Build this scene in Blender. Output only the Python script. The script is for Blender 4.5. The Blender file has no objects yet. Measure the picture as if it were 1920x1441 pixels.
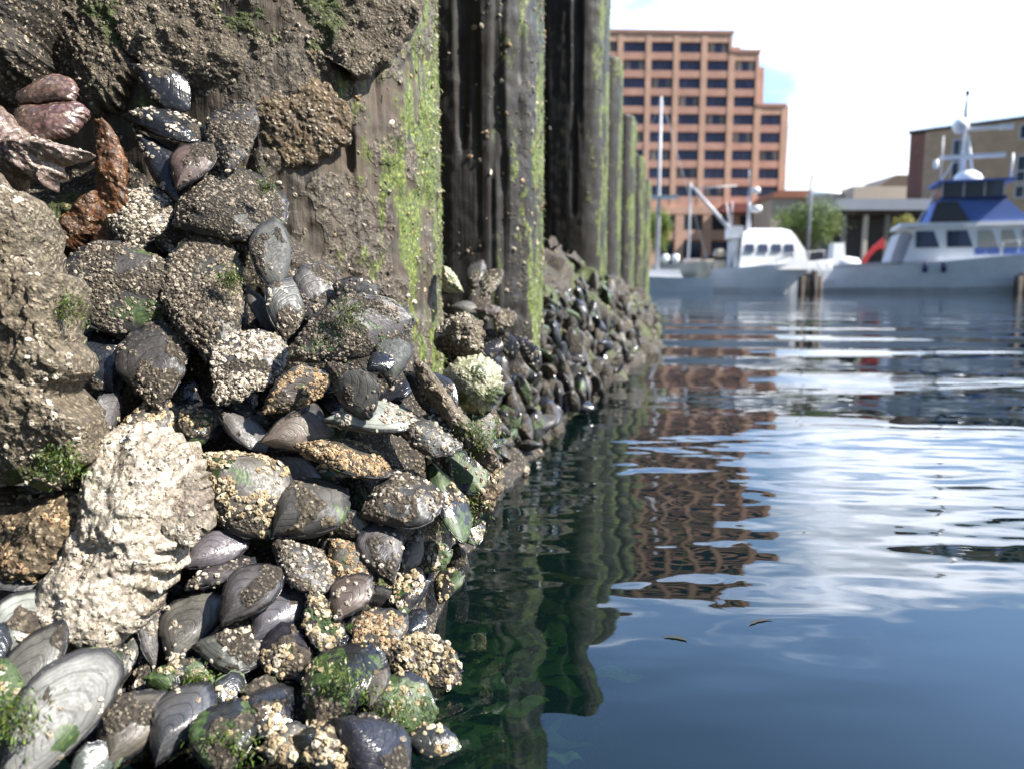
import bpy, math, random
import numpy as np
from mathutils import Vector, Matrix

SC = bpy.context.scene
COL = SC.collection
R = math.radians

# ---------------------------------------------------------------- camera
FPX = 1387.0                                   # focal length in pixels of the 1920 wide photograph
PITCH = R(7.27)
CAM_H = 0.20
cam_d = bpy.data.cameras.new('camera')
cam = bpy.data.objects.new('camera', cam_d)
COL.objects.link(cam)
cam.location = (0, 0, CAM_H)
cam.rotation_euler = (R(90) - PITCH, 0, 0)
cam_d.sensor_width = 36.0
cam_d.lens = FPX / 1920.0 * 36.0
cam_d.clip_start = 0.01
cam_d.clip_end = 5000
cam_d.dof.use_dof = True
cam_d.dof.focus_distance = 0.44
cam_d.dof.aperture_fstop = 10.0
SC.camera = cam

# ---------------------------------------------------------------- light
SUN_DIR = Vector((0.72, -0.13, 0.72)).normalized()      # towards the sun
sun_d = bpy.data.lights.new('sun', 'SUN')
sun_d.energy = 5.0
sun_d.angle = R(0.5)
sun_d.color = (1.0, 0.955, 0.88)
sun = bpy.data.objects.new('sun', sun_d)
COL.objects.link(sun)
sun.rotation_euler = SUN_DIR.to_track_quat('Z', 'Y').to_euler()

world = bpy.data.worlds.new('World')
SC.world = world
world.use_nodes = True
nt = world.node_tree
nt.nodes.clear()
def wn(t, **kw):
    n = nt.nodes.new(t)
    for k, v in kw.items():
        setattr(n, k, v)
    return n
def wl(a, b): nt.links.new(a, b)
sky = wn('ShaderNodeTexSky', sky_type='NISHITA', sun_disc=False)
sky.sun_elevation = math.asin(SUN_DIR.z)
sky.sun_rotation = math.atan2(SUN_DIR.x, SUN_DIR.y)
sky.altitude = 0; sky.air_density = 1.0; sky.dust_density = 0.6; sky.ozone_density = 3.0
tc = wn('ShaderNodeTexCoord')
sep = wn('ShaderNodeSeparateXYZ'); wl(tc.outputs['Generated'], sep.inputs[0])
zc = wn('ShaderNodeMath', operation='MAXIMUM'); zc.inputs[1].default_value = 0.0; wl(sep.outputs['Z'], zc.inputs[0])
za = wn('ShaderNodeMath', operation='ADD'); za.inputs[1].default_value = 0.22; wl(zc.outputs[0], za.inputs[0])
dx = wn('ShaderNodeMath', operation='DIVIDE'); wl(sep.outputs['X'], dx.inputs[0]); wl(za.outputs[0], dx.inputs[1])
dy = wn('ShaderNodeMath', operation='DIVIDE'); wl(sep.outputs['Y'], dy.inputs[0]); wl(za.outputs[0], dy.inputs[1])
cmb = wn('ShaderNodeCombineXYZ'); wl(dx.outputs[0], cmb.inputs[0]); wl(dy.outputs[0], cmb.inputs[1])
n1 = wn('ShaderNodeTexNoise'); n1.inputs['Scale'].default_value = 1.25; n1.inputs['Detail'].default_value = 7; n1.inputs['Roughness'].default_value = 0.55
wl(cmb.outputs[0], n1.inputs['Vector'])
# cloud bank up to about 28 degrees, clear blue above it
el = wn('ShaderNodeMapRange', interpolation_type='SMOOTHSTEP'); el.inputs['From Min'].default_value = 0.40; el.inputs['From Max'].default_value = 0.56
el.inputs['To Min'].default_value = 0.08; el.inputs['To Max'].default_value = -0.42
wl(zc.outputs[0], el.inputs['Value'])
# the cloud bank stands over the far side of the harbour; the unseen sky behind the camera is cleared to cut fill light
el2 = wn('ShaderNodeMapRange', interpolation_type='SMOOTHSTEP'); el2.inputs['From Min'].default_value = -0.45; el2.inputs['From Max'].default_value = 0.30
el2.inputs['To Min'].default_value = -0.55; el2.inputs['To Max'].default_value = 0.0
wl(sep.outputs['Y'], el2.inputs['Value'])
sm0 = wn('ShaderNodeMath', operation='ADD'); wl(n1.outputs['Fac'], sm0.inputs[0]); wl(el2.outputs[0], sm0.inputs[1])
sm = wn('ShaderNodeMath', operation='ADD'); wl(sm0.outputs[0], sm.inputs[0]); wl(el.outputs[0], sm.inputs[1])
mk = wn('ShaderNodeMapRange', interpolation_type='SMOOTHSTEP'); mk.inputs['From Min'].default_value = 0.50; mk.inputs['From Max'].default_value = 0.72
wl(sm.outputs[0], mk.inputs['Value'])
n2 = wn('ShaderNodeTexNoise'); n2.inputs['Scale'].default_value = 2.6; n2.inputs['Detail'].default_value = 5
wl(cmb.outputs[0], n2.inputs['Vector'])
cr = wn('ShaderNodeMapRange'); cr.inputs['From Min'].default_value = 0.3; cr.inputs['From Max'].default_value = 0.7
cr.inputs['To Min'].default_value = 5.4; cr.inputs['To Max'].default_value = 9.6
wl(n2.outputs['Fac'], cr.inputs['Value'])
cc = wn('ShaderNodeMix', data_type='RGBA', blend_type='MULTIPLY'); cc.inputs['Factor'].default_value = 1.0
cc.inputs[6].default_value = (0.93, 0.97, 1.06, 1)
chi = wn('ShaderNodeMapRange', interpolation_type='SMOOTHSTEP'); chi.inputs['From Min'].default_value = 0.10; chi.inputs['From Max'].default_value = 0.42
chi.inputs['To Min'].default_value = 1.0; chi.inputs['To Max'].default_value = 4.2
wl(zc.outputs[0], chi.inputs['Value'])
cv = wn('ShaderNodeMath', operation='MULTIPLY'); wl(cr.outputs[0], cv.inputs[0]); wl(chi.outputs[0], cv.inputs[1])
wl(cv.outputs[0], cc.inputs[7])
gs = wn('ShaderNodeMapRange', interpolation_type='SMOOTHSTEP'); gs.inputs['From Min'].default_value = -0.4; gs.inputs['From Max'].default_value = 0.5
gs.inputs['To Min'].default_value = 0.62; wl(sep.outputs['Y'], gs.inputs['Value'])
gz = wn('ShaderNodeMapRange', interpolation_type='SMOOTHSTEP'); gz.inputs['From Min'].default_value = 0.12; gz.inputs['From Max'].default_value = 0.48
gz.inputs['To Min'].default_value = 0.95; gz.inputs['To Max'].default_value = 3.3
wl(zc.outputs[0], gz.inputs['Value']); wl(gz.outputs[0], gs.inputs['To Max'])
skm = wn('ShaderNodeMix', data_type='RGBA', blend_type='MULTIPLY'); skm.inputs['Factor'].default_value = 1.0
wl(sky.outputs[0], skm.inputs[6]); wl(gs.outputs[0], skm.inputs[7])
mx = wn('ShaderNodeMix', data_type='RGBA'); wl(mk.outputs[0], mx.inputs['Factor']); wl(skm.outputs[2], mx.inputs[6]); wl(cc.outputs[2], mx.inputs[7])
bg = wn('ShaderNodeBackground'); bg.inputs['Strength'].default_value = 0.08
wl(mx.outputs[2], bg.inputs['Color'])
wo = wn('ShaderNodeOutputWorld'); wl(bg.outputs[0], wo.inputs['Surface'])

SC.view_settings.view_transform = 'Standard'
SC.view_settings.look = 'None'
SC.view_settings.exposure = 1.50
SC.view_settings.gamma = 1
SC.cycles.max_bounces = 8
SC.cycles.transparent_max_bounces = 8
SC.cycles.caustics_reflective = False
SC.cycles.caustics_refractive = False
SC.cycles.sample_clamp_indirect = 6.0
SC.cycles.use_denoising = True

# ---------------------------------------------------------------- view helpers
FWD = np.array([0, math.cos(PITCH), -math.sin(PITCH)])
UPV = np.array([0, math.sin(PITCH), math.cos(PITCH)])
RGT = np.array([1.0, 0, 0])
CAM = np.array([0, 0, CAM_H])
def at(u, v, t):
    """point seen at pixel (u, v) of the photograph, t metres along the view axis"""
    return CAM + t * (FWD + (u - 960) / FPX * RGT - (v - 720.5) / FPX * UPV)
def at_y(u, v, Y):
    d = FWD + (u - 960) / FPX * RGT - (v - 720.5) / FPX * UPV
    return CAM + d * (Y / d[1])
def at_z(u, v, z):
    d = FWD + (u - 960) / FPX * RGT - (v - 720.5) / FPX * UPV
    return CAM + d * ((z - CAM_H) / d[2])

# ---------------------------------------------------------------- noise (numpy)
def _h(ix, iy, iz, s):
    n = (ix.astype(np.uint32) * np.uint32(73856093)) ^ (iy.astype(np.uint32) * np.uint32(19349663)) ^ (iz.astype(np.uint32) * np.uint32(83492791)) ^ np.uint32((s * 2654435761) & 0xffffffff)
    n = (n ^ (n >> np.uint32(13))) * np.uint32(1274126177)
    n = (n ^ (n >> np.uint32(16))) * np.uint32(2246822519)
    n = n ^ (n >> np.uint32(15))
    return n.astype(np.float64) / 4294967295.0
def vnoise(p, s=0):
    p = np.asarray(p, float)
    i = np.floor(p).astype(np.int64); f = p - i
    f = f * f * f * (f * (f * 6 - 15) + 10)
    r = 0
    for a in (0, 1):
        for b in (0, 1):
            for c in (0, 1):
                w = (f[:, 0] if a else 1 - f[:, 0]) * (f[:, 1] if b else 1 - f[:, 1]) * (f[:, 2] if c else 1 - f[:, 2])
                r = r + w * _h(i[:, 0] + a, i[:, 1] + b, i[:, 2] + c, s)
    return r
def fbm(p, o=4, s=0, gain=0.5):
    p = np.asarray(p, float); r = 0; a = 1.0; t = 0
    for k in range(o):
        r = r + a * vnoise(p * (2.03 ** k) + 17.3 * k, s + k); t += a; a *= gain
    return r / t                                     # 0..1
def sstep(a, b, x):
    t = np.clip((x - a) / (b - a), 0, 1); return t * t * (3 - 2 * t)

# ---------------------------------------------------------------- objects
def tag(o, label=None, cat=None, group=None, kind=None):
    if label: o['label'] = label
    if cat: o['category'] = cat
    if group: o['group'] = group
    if kind: o['kind'] = kind
    return o
def empty(name, loc=(0, 0, 0), rz=0.0):
    o = bpy.data.objects.new(name, None); COL.objects.link(o)
    o.location = tuple(loc); o.rotation_euler = (0, 0, rz); o.empty_display_size = 0.05
    return o
def newmesh(name, v, quads=None, tris=None, attrs=None, smooth=True):
    v = np.asarray(v, np.float32)
    me = bpy.data.meshes.new(name)
    q = np.asarray(quads, np.int32).reshape(-1, 4) if quads is not None and len(quads) else np.zeros((0, 4), np.int32)
    t = np.asarray(tris, np.int32).reshape(-1, 3) if tris is not None and len(tris) else np.zeros((0, 3), np.int32)
    me.vertices.add(len(v)); me.vertices.foreach_set('co', v.ravel())
    me.loops.add(q.size + t.size)
    me.loops.foreach_set('vertex_index', np.concatenate([q.ravel(), t.ravel()]))
    me.polygons.add(len(q) + len(t))
    st = np.concatenate([np.arange(len(q)) * 4, q.size + np.arange(len(t)) * 3]).astype(np.int32)
    me.polygons.foreach_set('loop_start', st)
    me.polygons.foreach_set('use_smooth', np.full(len(q) + len(t), smooth))
    for k, c in (attrs or {}).items():
        a = me.attributes.new(k, 'FLOAT_COLOR', 'POINT')
        c = np.asarray(c, np.float32)
        if c.shape[1] == 3: c = np.concatenate([c, np.ones((len(c), 1), np.float32)], 1)
        a.data.foreach_set('color', c.ravel())
    me.update(calc_edges=True); me.validate()
    return me
def link(name, me, mat=None, parent=None, loc=None):
    o = bpy.data.objects.new(name, me); COL.objects.link(o)
    if mat and not me.materials: me.materials.append(mat)
    if parent: o.parent = parent
    if loc is not None: o.location = tuple(loc)
    return o
def grid_quads(m, n, wrap=False):
    i, j = np.meshgrid(np.arange(m - 1), np.arange(n if wrap else n - 1), indexing='ij')
    j2 = (j + 1) % n
    return np.stack([i * n + j, i * n + j2, (i + 1) * n + j2, (i + 1) * n + j], -1).reshape(-1, 4)
def vnormals(v, q, t=None):
    n = np.zeros_like(v)
    if q is not None and len(q):
        fn = np.cross(v[q[:, 2]] - v[q[:, 0]], v[q[:, 3]] - v[q[:, 1]])
        for k in range(4): np.add.at(n, q[:, k], fn)
    if t is not None and len(t):
        fn = np.cross(v[t[:, 1]] - v[t[:, 0]], v[t[:, 2]] - v[t[:, 0]])
        for k in range(3): np.add.at(n, t[:, k], fn)
    return n / np.maximum(np.linalg.norm(n, axis=1, keepdims=True), 1e-12)

class MB:
    """collects boxes, tubes, lathes and lofts, builds ONE mesh object"""
    def __init__(s): s.v = []; s.q = []; s.t = []; s.n = 0
    def add(s, v, q=None, t=None):
        v = np.asarray(v, float).reshape(-1, 3)
        s.v.append(v)
        if q is not None and len(q): s.q.append(np.asarray(q, int).reshape(-1, 4) + s.n)
        if t is not None and len(t): s.t.append(np.asarray(t, int).reshape(-1, 3) + s.n)
        s.n += len(v); return s
    def box(s, x0, x1, y0, y1, z0, z1):
        v = [(x, y, z) for z in (z0, z1) for x, y in ((x0, y0), (x1, y0), (x1, y1), (x0, y1))]
        return s.add(v, [(3, 2, 1, 0), (4, 5, 6, 7), (0, 1, 5, 4), (1, 2, 6, 5), (2, 3, 7, 6), (3, 0, 4, 7)])
    def tube(s, pts, r, k=8, r1=None):
        pts = np.asarray(pts, float); m = len(pts)
        rr = np.linspace(r, r if r1 is None else r1, m)
        tg = np.gradient(pts, axis=0); tg /= np.linalg.norm(tg, axis=1, keepdims=True)
        ref = np.array([0, 0, 1.0]) if abs(tg[0][2]) < .9 else np.array([1.0, 0, 0])
        vs = []
        for p, d, ra in zip(pts, tg, rr):
            a = np.cross(ref, d); a /= np.linalg.norm(a); b = np.cross(d, a)
            for j in range(k):
                w = 2 * math.pi * j / k; vs.append(p + ra * (math.cos(w) * a + math.sin(w) * b))
        q = grid_quads(m, k, True)
        vs += [pts[0], pts[-1]]; c0 = m * k; c1 = c0 + 1
        t = [(c0, (j + 1) % k, j) for j in range(k)] + [(c1, (m - 1) * k + j, (m - 1) * k + (j + 1) % k) for j in range(k)]
        return s.add(vs, q, t)
    def lathe(s, prof, c=(0, 0, 0), k=16):
        prof = np.asarray(prof, float); m = len(prof); c = np.asarray(c, float)
        w = np.arange(k) * 2 * math.pi / k
        v = np.stack([np.outer(prof[:, 0], np.cos(w)), np.outer(prof[:, 0], np.sin(w)), np.repeat(prof[:, 1:2], k, 1)], -1).reshape(-1, 3) + c
        return s.add(v, grid_quads(m, k, True))
    def loft(s, secs, cap=True, wrap=True):
        secs = np.asarray(secs, float); m, k = secs.shape[:2]
        q = grid_quads(m, k, wrap); v = secs.reshape(-1, 3)
        t = []
        if cap:
            v = np.concatenate([v, secs[:1].mean(1), secs[-1:].mean(1)]); c0 = m * k
            t = [(c0, (j + 1) % k, j) for j in range(k)] + [(c0 + 1, (m - 1) * k + j, (m - 1) * k + (j + 1) % k) for j in range(k)]
        return s.add(v, q, t)
    def prism(s, poly, y0, y1):
        """polygon in x,z pushed from y0 to y1"""
        k = len(poly)
        a = [(x, y0, z) for x, z in poly]; b = [(x, y1, z) for x, z in poly]
        return s.loft([a, b])
    def build(s, name, mat, parent=None, smooth=False, loc=None):
        v = np.concatenate(s.v)
        q = np.concatenate(s.q) if s.q else None
        t = np.concatenate(s.t) if s.t else None
        return link(name, newmesh(name, v, q, t, smooth=smooth), mat, parent, loc)

# ---------------------------------------------------------------- materials
class NT:
    def __init__(s, name):
        s.m = bpy.data.materials.new(name); s.m.use_nodes = True
        s.t = s.m.node_tree; s.t.nodes.clear()
        s.out = s.n('ShaderNodeOutputMaterial')
    def n(s, typ, **kw):
        nd = s.t.nodes.new(typ)
        for k, v in kw.items(): setattr(nd, k, v)
        return nd
    def set(s, sock, v):
        if hasattr(v, 'links') or isinstance(v, bpy.types.NodeSocket): s.t.links.new(v, sock)
        else:
            if isinstance(v, tuple) and len(v) == 3 and sock.type == 'RGBA': v = v + (1,)
            sock.default_value = v
    def obj(s): return s.n('ShaderNodeTexCoord').outputs['Object']
    def scale(s, vec, sc):
        m = s.n('ShaderNodeMapping'); s.set(m.inputs['Vector'], vec); m.inputs['Scale'].default_value = sc; return m.outputs[0]
    def noise(s, vec, scale, detail=4, rough=.55, dist=0.0):
        nd = s.n('ShaderNodeTexNoise'); s.set(nd.inputs['Vector'], vec)
        nd.inputs['Scale'].default_value = scale; nd.inputs['Detail'].default_value = detail; nd.inputs['Roughness'].default_value = rough; nd.inputs['Distortion'].default_value = dist
        return nd.outputs['Fac']
    def voro(s, vec, scale, feature='F1'):
        nd = s.n('ShaderNodeTexVoronoi', feature=feature); s.set(nd.inputs['Vector'], vec); nd.inputs['Scale'].default_value = scale
        return nd
    def math(s, op, a, b=0.0, clamp=False):
        nd = s.n('ShaderNodeMath', operation=op, use_clamp=clamp); s.set(nd.inputs[0], a); s.set(nd.inputs[1], b); return nd.outputs[0]
    def mr(s, x, a, b, c=0.0, d=1.0, smooth=True):
        nd = s.n('ShaderNodeMapRange', interpolation_type='SMOOTHSTEP' if smooth else 'LINEAR')
        s.set(nd.inputs['Value'], x)
        for k, v in zip(('From Min', 'From Max', 'To Min', 'To Max'), (a, b, c, d)): nd.inputs[k].default_value = v
        return nd.outputs[0]
    def mix(s, f, a, b, blend='MIX'):
        nd = s.n('ShaderNodeMix', data_type='RGBA', blend_type=blend)
        s.set(nd.inputs['Factor'], f); s.set(nd.inputs[6], a); s.set(nd.inputs[7], b); return nd.outputs[2]
    def ramp(s, x, stops):
        nd = s.n('ShaderNodeValToRGB'); s.set(nd.inputs[0], x); e = nd.color_ramp.elements
        while len(e) < len(stops): e.new(.5)
        for el, (p, c) in zip(e, stops): el.position = p; el.color = tuple(c) + (1,)
        return nd.outputs[0]
    def attr(s, name):
        nd = s.n('ShaderNodeAttribute', attribute_name=name); sp = s.n('ShaderNodeSeparateColor'); s.set(sp.inputs[0], nd.outputs['Color'])
        return nd, sp.outputs[0], sp.outputs[1], sp.outputs[2]
    def bump(s, h, strength=.5, dist=.001, normal=None):
        nd = s.n('ShaderNodeBump'); s.set(nd.inputs['Height'], h); s.set(nd.inputs['Strength'], strength); nd.inputs['Distance'].default_value = dist
        if normal is not None: s.set(nd.inputs['Normal'], normal)
        return nd.outputs[0]
    def pbr(s, col, rough=.6, normal=None, spec=.5, metal=0.0, **kw):
        p = s.n('ShaderNodeBsdfPrincipled')
        s.set(p.inputs['Base Color'], col); s.set(p.inputs['Roughness'], rough); s.set(p.inputs['Specular IOR Level'], spec); s.set(p.inputs['Metallic'], metal)
        if normal is not None: s.set(p.inputs['Normal'], normal)
        for k, v in kw.items(): s.set(p.inputs[k.replace('_', ' ')], v)
        return p.outputs[0]
    def done(s, sh): s.t.links.new(sh, s.out.inputs['Surface']); return s.m

def field(b, v, scale, base, light, amount):
    """close-set small barnacles: pale rings with a dark mouth, dark dirt between them; returns colour, height"""
    wz = b.n('ShaderNodeTexNoise'); b.set(wz.inputs['Vector'], v); wz.inputs['Scale'].default_value = scale * 1.1; wz.inputs['Detail'].default_value = 2
    wv = b.n('ShaderNodeVectorMath', operation='MULTIPLY_ADD'); b.set(wv.inputs[0], wz.outputs['Color']); wv.inputs[1].default_value = (.9 / scale,) * 3; b.set(wv.inputs[2], v)
    vo = b.voro(wv.outputs[0], scale); d = vo.outputs['Distance']
    sp = b.n('ShaderNodeSeparateColor'); b.set(sp.inputs[0], vo.outputs['Color'])
    here = b.mr(b.math('ADD', sp.outputs[0], b.math('MULTIPLY', b.noise(v, scale * .12, 3), .9)), 1.02 - amount, 1.16 - amount)
    ring = b.math('MULTIPLY', b.mr(d, .06, .17), b.mr(d, .46, .28))
    body = b.math('MULTIPLY', b.mr(d, .50, .12), here)
    mouth = b.math('MULTIPLY', b.mr(d, .13, .05), here)
    c = b.mix(b.math('MULTIPLY', b.math('MULTIPLY', ring, here), .85), base, b.mix(sp.outputs[1], tuple(x * .35 for x in light), light))
    c = b.mix(b.math('MULTIPLY', mouth, .8), c, (.03, .022, .016))
    c = b.mix(b.math('MULTIPLY', b.mr(d, .42, .62), .55), c, (.016, .012, .009))
    return c, b.math('SUBTRACT', body, b.math('MULTIPLY', mouth, .55))

def rnd_vec(b):
    o = b.obj(); inf = b.n('ShaderNodeObjectInfo')
    a = b.n('ShaderNodeVectorMath', operation='MULTIPLY_ADD'); b.set(a.inputs[0], inf.outputs['Random']); a.inputs[1].default_value = (9.1, 5.7, 3.3); b.set(a.inputs[2], o)
    s = b.n('ShaderNodeVectorMath', operation='SCALE'); b.set(s.inputs[0], a.outputs[0]); b.set(s.inputs['Scale'], b.mr(b.n('ShaderNodeObjectInfo').outputs['Random'], 0, 1, 1.25, .72, False))
    return s.outputs[0]

def mat_plain(name, col, rough=.5, var=.12, scale=2.0, bump=0.0, spec=.5, metal=0.0):
    b = NT(name); v = b.obj(); n = b.noise(v, scale, 5)
    f = b.mr(n, .25, .75, 1 - var, 1 + var, False)
    c = b.mix(1.0, col, f, 'MULTIPLY')
    nor = b.bump(b.noise(v, scale * 6, 4), .4, bump) if bump else None
    return b.done(b.pbr(c, b.mr(n, .3, .7, rough * .85, min(1, rough * 1.15)), nor, spec, metal))

def mat_shell():
    b = NT('mussel_shell'); v = rnd_vec(b)
    an, crust, growth, moss = b.attr('mask')
    tn, tr, tg, tb = b.attr('tint')
    n1 = b.noise(v, 55, 6, .6); n2 = b.noise(v, 420, 5, .65); n3 = b.noise(v, 160, 4, .6)
    vo = b.voro(v, 480)
    ph = b.math('ADD', b.math('MULTIPLY', growth, 120.0), b.math('MULTIPLY', n1, 34.0))
    ln = b.mr(b.math('SINE', ph), -1, 1, .86, 1.08)
    ann = b.mr(b.math('SINE', b.math('ADD', b.math('MULTIPLY', growth, 30.0), b.math('MULTIPLY', n1, 9.0))), .55, 1.0)
    bare = b.mix(1.0, tn.outputs['Color'], ln, 'MULTIPLY')
    bare = b.mix(b.math('MULTIPLY', ann, .55), bare, b.mix(1.0, tn.outputs['Color'], (.35, .34, .34), 'MULTIPLY'))
    bare = b.mix(1.0, bare, b.mr(n1, .25, .75, .55, 1.5), 'MULTIPLY')
    bare = b.mix(b.mr(n3, .58, .74, 0, .4), bare, b.mix(1.0, tn.outputs['Color'], (1.8, 1.65, 1.5), 'MULTIPLY'))
    bare = b.mix(b.mr(b.math('ADD', growth, b.math('MULTIPLY', n1, .16)), .93, 1.02, 0, .92), bare, (.010, .010, .012))
    bare = b.mix(b.mr(n2, .58, .72, 0, .3), bare, (.24, .21, .17))      # dried silt specks
    cc = b.ramp(n2, [(.30, (.022, .018, .013)), (.45, (.066, .055, .041)), (.57, (.135, .114, .086)), (.68, (.30, .26, .20)), (.78, (.46, .41, .33))])
    cc = b.mix(b.mr(n1, .40, .62, 0, .6), cc, (.042, .032, .023))
    cc = b.mix(1.0, cc, b.mr(b.n('ShaderNodeObjectInfo').outputs['Random'], 0, 1, .50, 1.15, False), 'MULTIPLY')
    cc = b.mix(1.0, cc, (.72, .665, .56), 'MULTIPLY')
    cc, fh = field(b, v, 430, cc, (.27, .225, .165), .40)
    cf = b.mr(b.math('ADD', crust, b.math('MULTIPLY', b.math('SUBTRACT', n2, .5), .9)), .32, .55)
    col = b.mix(cf, bare, cc)
    mf = b.mr(b.math('ADD', moss, b.math('MULTIPLY', b.math('SUBTRACT', n3, .5), 1.0)), .45, .65)
    mc = b.ramp(n2, [(.3, (.008, .018, .005)), (.55, (.028, .052, .010)), (.75, (.12, .16, .04))])
    col = b.mix(mf, col, mc)
    ro = b.mix(cf, b.mix(b.mr(n2, .4, .7), tn.outputs['Alpha'], b.math('MULTIPLY', tn.outputs['Alpha'], 1.7, True)), (.86, .86, .86))
    ro = b.mix(mf, ro, (.55, .55, .55))
    h = b.math('ADD', b.math('MULTIPLY', b.math('ADD', n2, b.math('MULTIPLY', vo.outputs['Distance'], -.7)), b.math('ADD', b.math('MULTIPLY', cf, 1.6), .10)), b.math('MULTIPLY', b.math('SINE', ph), .013))
    h = b.math('ADD', h, b.math('ADD', b.math('MULTIPLY', b.math('MULTIPLY', fh, cf), .9), b.math('MULTIPLY', ann, -.05)))
    nor = b.bump(h, .9, .0014)
    return b.done(b.pbr(col, ro, nor, .5))

def mat_barnacle():
    b = NT('barnacle_plates'); v = rnd_vec(b)
    tn, *_ = b.attr('tint'); n = b.noise(v, 900, 3)
    c = b.mix(1.0, tn.outputs['Color'], b.mr(n, .3, .7, .7, 1.25), 'MULTIPLY')
    return b.done(b.pbr(c, .78, b.bump(n, .4, .0004), .4))

def mat_crust(name, stops, low, lowmix=.5, rough=.85, grow=.36, moss_dark=(.022, .030, .009), moss_light=(.15, .175, .05), bump=.0016, spec=.4):
    """encrusted rough surface; mask R = second colour, B = moss"""
    b = NT(name); v = rnd_vec(b)
    an, second, g, moss = b.attr('mask')
    n1 = b.noise(v, 28, 6, .6); n2 = b.noise(v, 330, 6, .68); n3 = b.noise(v, 110, 5, .62)
    vo = b.voro(v, 300); vo2 = b.voro(v, 700)
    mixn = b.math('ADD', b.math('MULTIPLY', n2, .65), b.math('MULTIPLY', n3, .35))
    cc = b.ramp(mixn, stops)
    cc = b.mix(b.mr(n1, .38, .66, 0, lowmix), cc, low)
    sp = b.mr(vo.outputs['Distance'], .10, .30, .75, 0)
    spk = b.math('MULTIPLY', sp, b.mr(b.noise(v, 60, 3), .45, .62))
    cc, fh = field(b, v, 350, cc, (.33, .28, .21), grow)
    cc = b.mix(1.0, cc, (.98, .95, .90) if name == 'white_oyster_shell' else (.92, .88, .78), 'MULTIPLY')
    cc = b.mix(b.math('MULTIPLY', spk, min(.5, grow * 1.6)), cc, b.mix(b.noise(v, 200, 2), (.42, .36, .27), (.60, .53, .43)))
    mf = b.mr(b.math('ADD', moss, b.math('MULTIPLY', b.math('SUBTRACT', n3, .5), 1.2)), .42, .68)
    mc = b.ramp(n2, [(.32, moss_dark), (.55, tuple(.5 * (p + q) * .7 for p, q in zip(moss_dark, moss_light))), (.74, moss_light)])
    cc = b.mix(mf, cc, mc)
    h = b.math('ADD', n2, b.math('ADD', b.math('MULTIPLY', n3, 1.2), b.math('MULTIPLY', vo.outputs['Distance'], -.55)))
    h = b.math('ADD', b.math('ADD', h, b.math('MULTIPLY', fh, .8)), b.math('MULTIPLY', vo2.outputs['Distance'], -.3))
    return b.done(b.pbr(cc, b.mr(n3, .3, .7, rough * .7, min(1, rough * 1.1)), b.bump(h, .85, bump), spec))

def mat_wood(name='pile_wood', k=1.0):
    b = NT(name); v = rnd_vec(b)
    an, crust, g, moss = b.attr('mask')
    gr = b.noise(b.scale(v, (1, 1, .045)), 150, 6, .62); gr2 = b.noise(b.scale(v, (1, 1, .1)), 45, 5, .6)
    n1 = b.noise(v, 22, 5, .6); n2 = b.noise(v, 300, 5, .65); n3 = b.noise(v, 90, 4)
    w = b.ramp(b.math('ADD', b.math('MULTIPLY', gr, .55), b.math('MULTIPLY', gr2, .45)), [(.30, (.006, .005, .004)), (.44, (.022, .017, .011)), (.58, (.066, .052, .036)), (.72, (.15, .125, .096))])
    w = b.mix(b.mr(n1, .42, .62, 0, .65), w, b.mix(gr, (.050, .028, .012), (.105, .088, .073)))
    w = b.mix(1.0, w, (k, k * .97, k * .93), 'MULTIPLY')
    cc = b.ramp(n2, [(.34, (.018, .014, .010)), (.48, (.062, .05, .036)), (.60, (.15, .125, .09)), (.70, (.34, .29, .215))])
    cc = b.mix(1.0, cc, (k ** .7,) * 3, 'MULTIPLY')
    cf = b.mr(b.math('ADD', crust, b.math('MULTIPLY', b.math('SUBTRACT', n3, .5), 1.7)), .55, .72)
    col = b.mix(cf, w, cc)
    mf = b.mr(b.math('ADD', moss, b.math('MULTIPLY', b.math('SUBTRACT', n3, .5), 1.0)), .4, .7)
    mc = b.ramp(n2, [(.3, (.010, .015, .004)), (.44, (.042, .060, .010)), (.56, (.105, .130, .022)), (.66, (.23, .27, .05)), (.78, (.34, .31, .17))])
    col = b.mix(mf, col, mc)
    h = b.math('ADD', b.math('MULTIPLY', gr, 1.2), b.math('MULTIPLY', n2, b.math('ADD', b.math('MULTIPLY', cf, 1.8), .35)))
    return b.done(b.pbr(col, b.mr(n1, .3, .7, .55, .85), b.bump(h, .85, .0016), .4))

def mat_leaf(name, sheen=.4, transl=.25):
    b = NT(name); v = rnd_vec(b); tn, *_ = b.attr('tint'); n = b.noise(v, 250, 3)
    c = b.mix(1.0, tn.outputs['Color'], b.mr(n, .3, .7, .7, 1.3), 'MULTIPLY')
    p = b.pbr(c, sheen, None, .5)
    tr = b.n('ShaderNodeBsdfTranslucent'); b.set(tr.inputs['Color'], c)
    mxs = b.n('ShaderNodeMixShader'); mxs.inputs[0].default_value = transl; b.t.links.new(p, mxs.inputs[1]); b.t.links.new(tr.outputs[0], mxs.inputs[2])
    return b.done(mxs.outputs[0])

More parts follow.
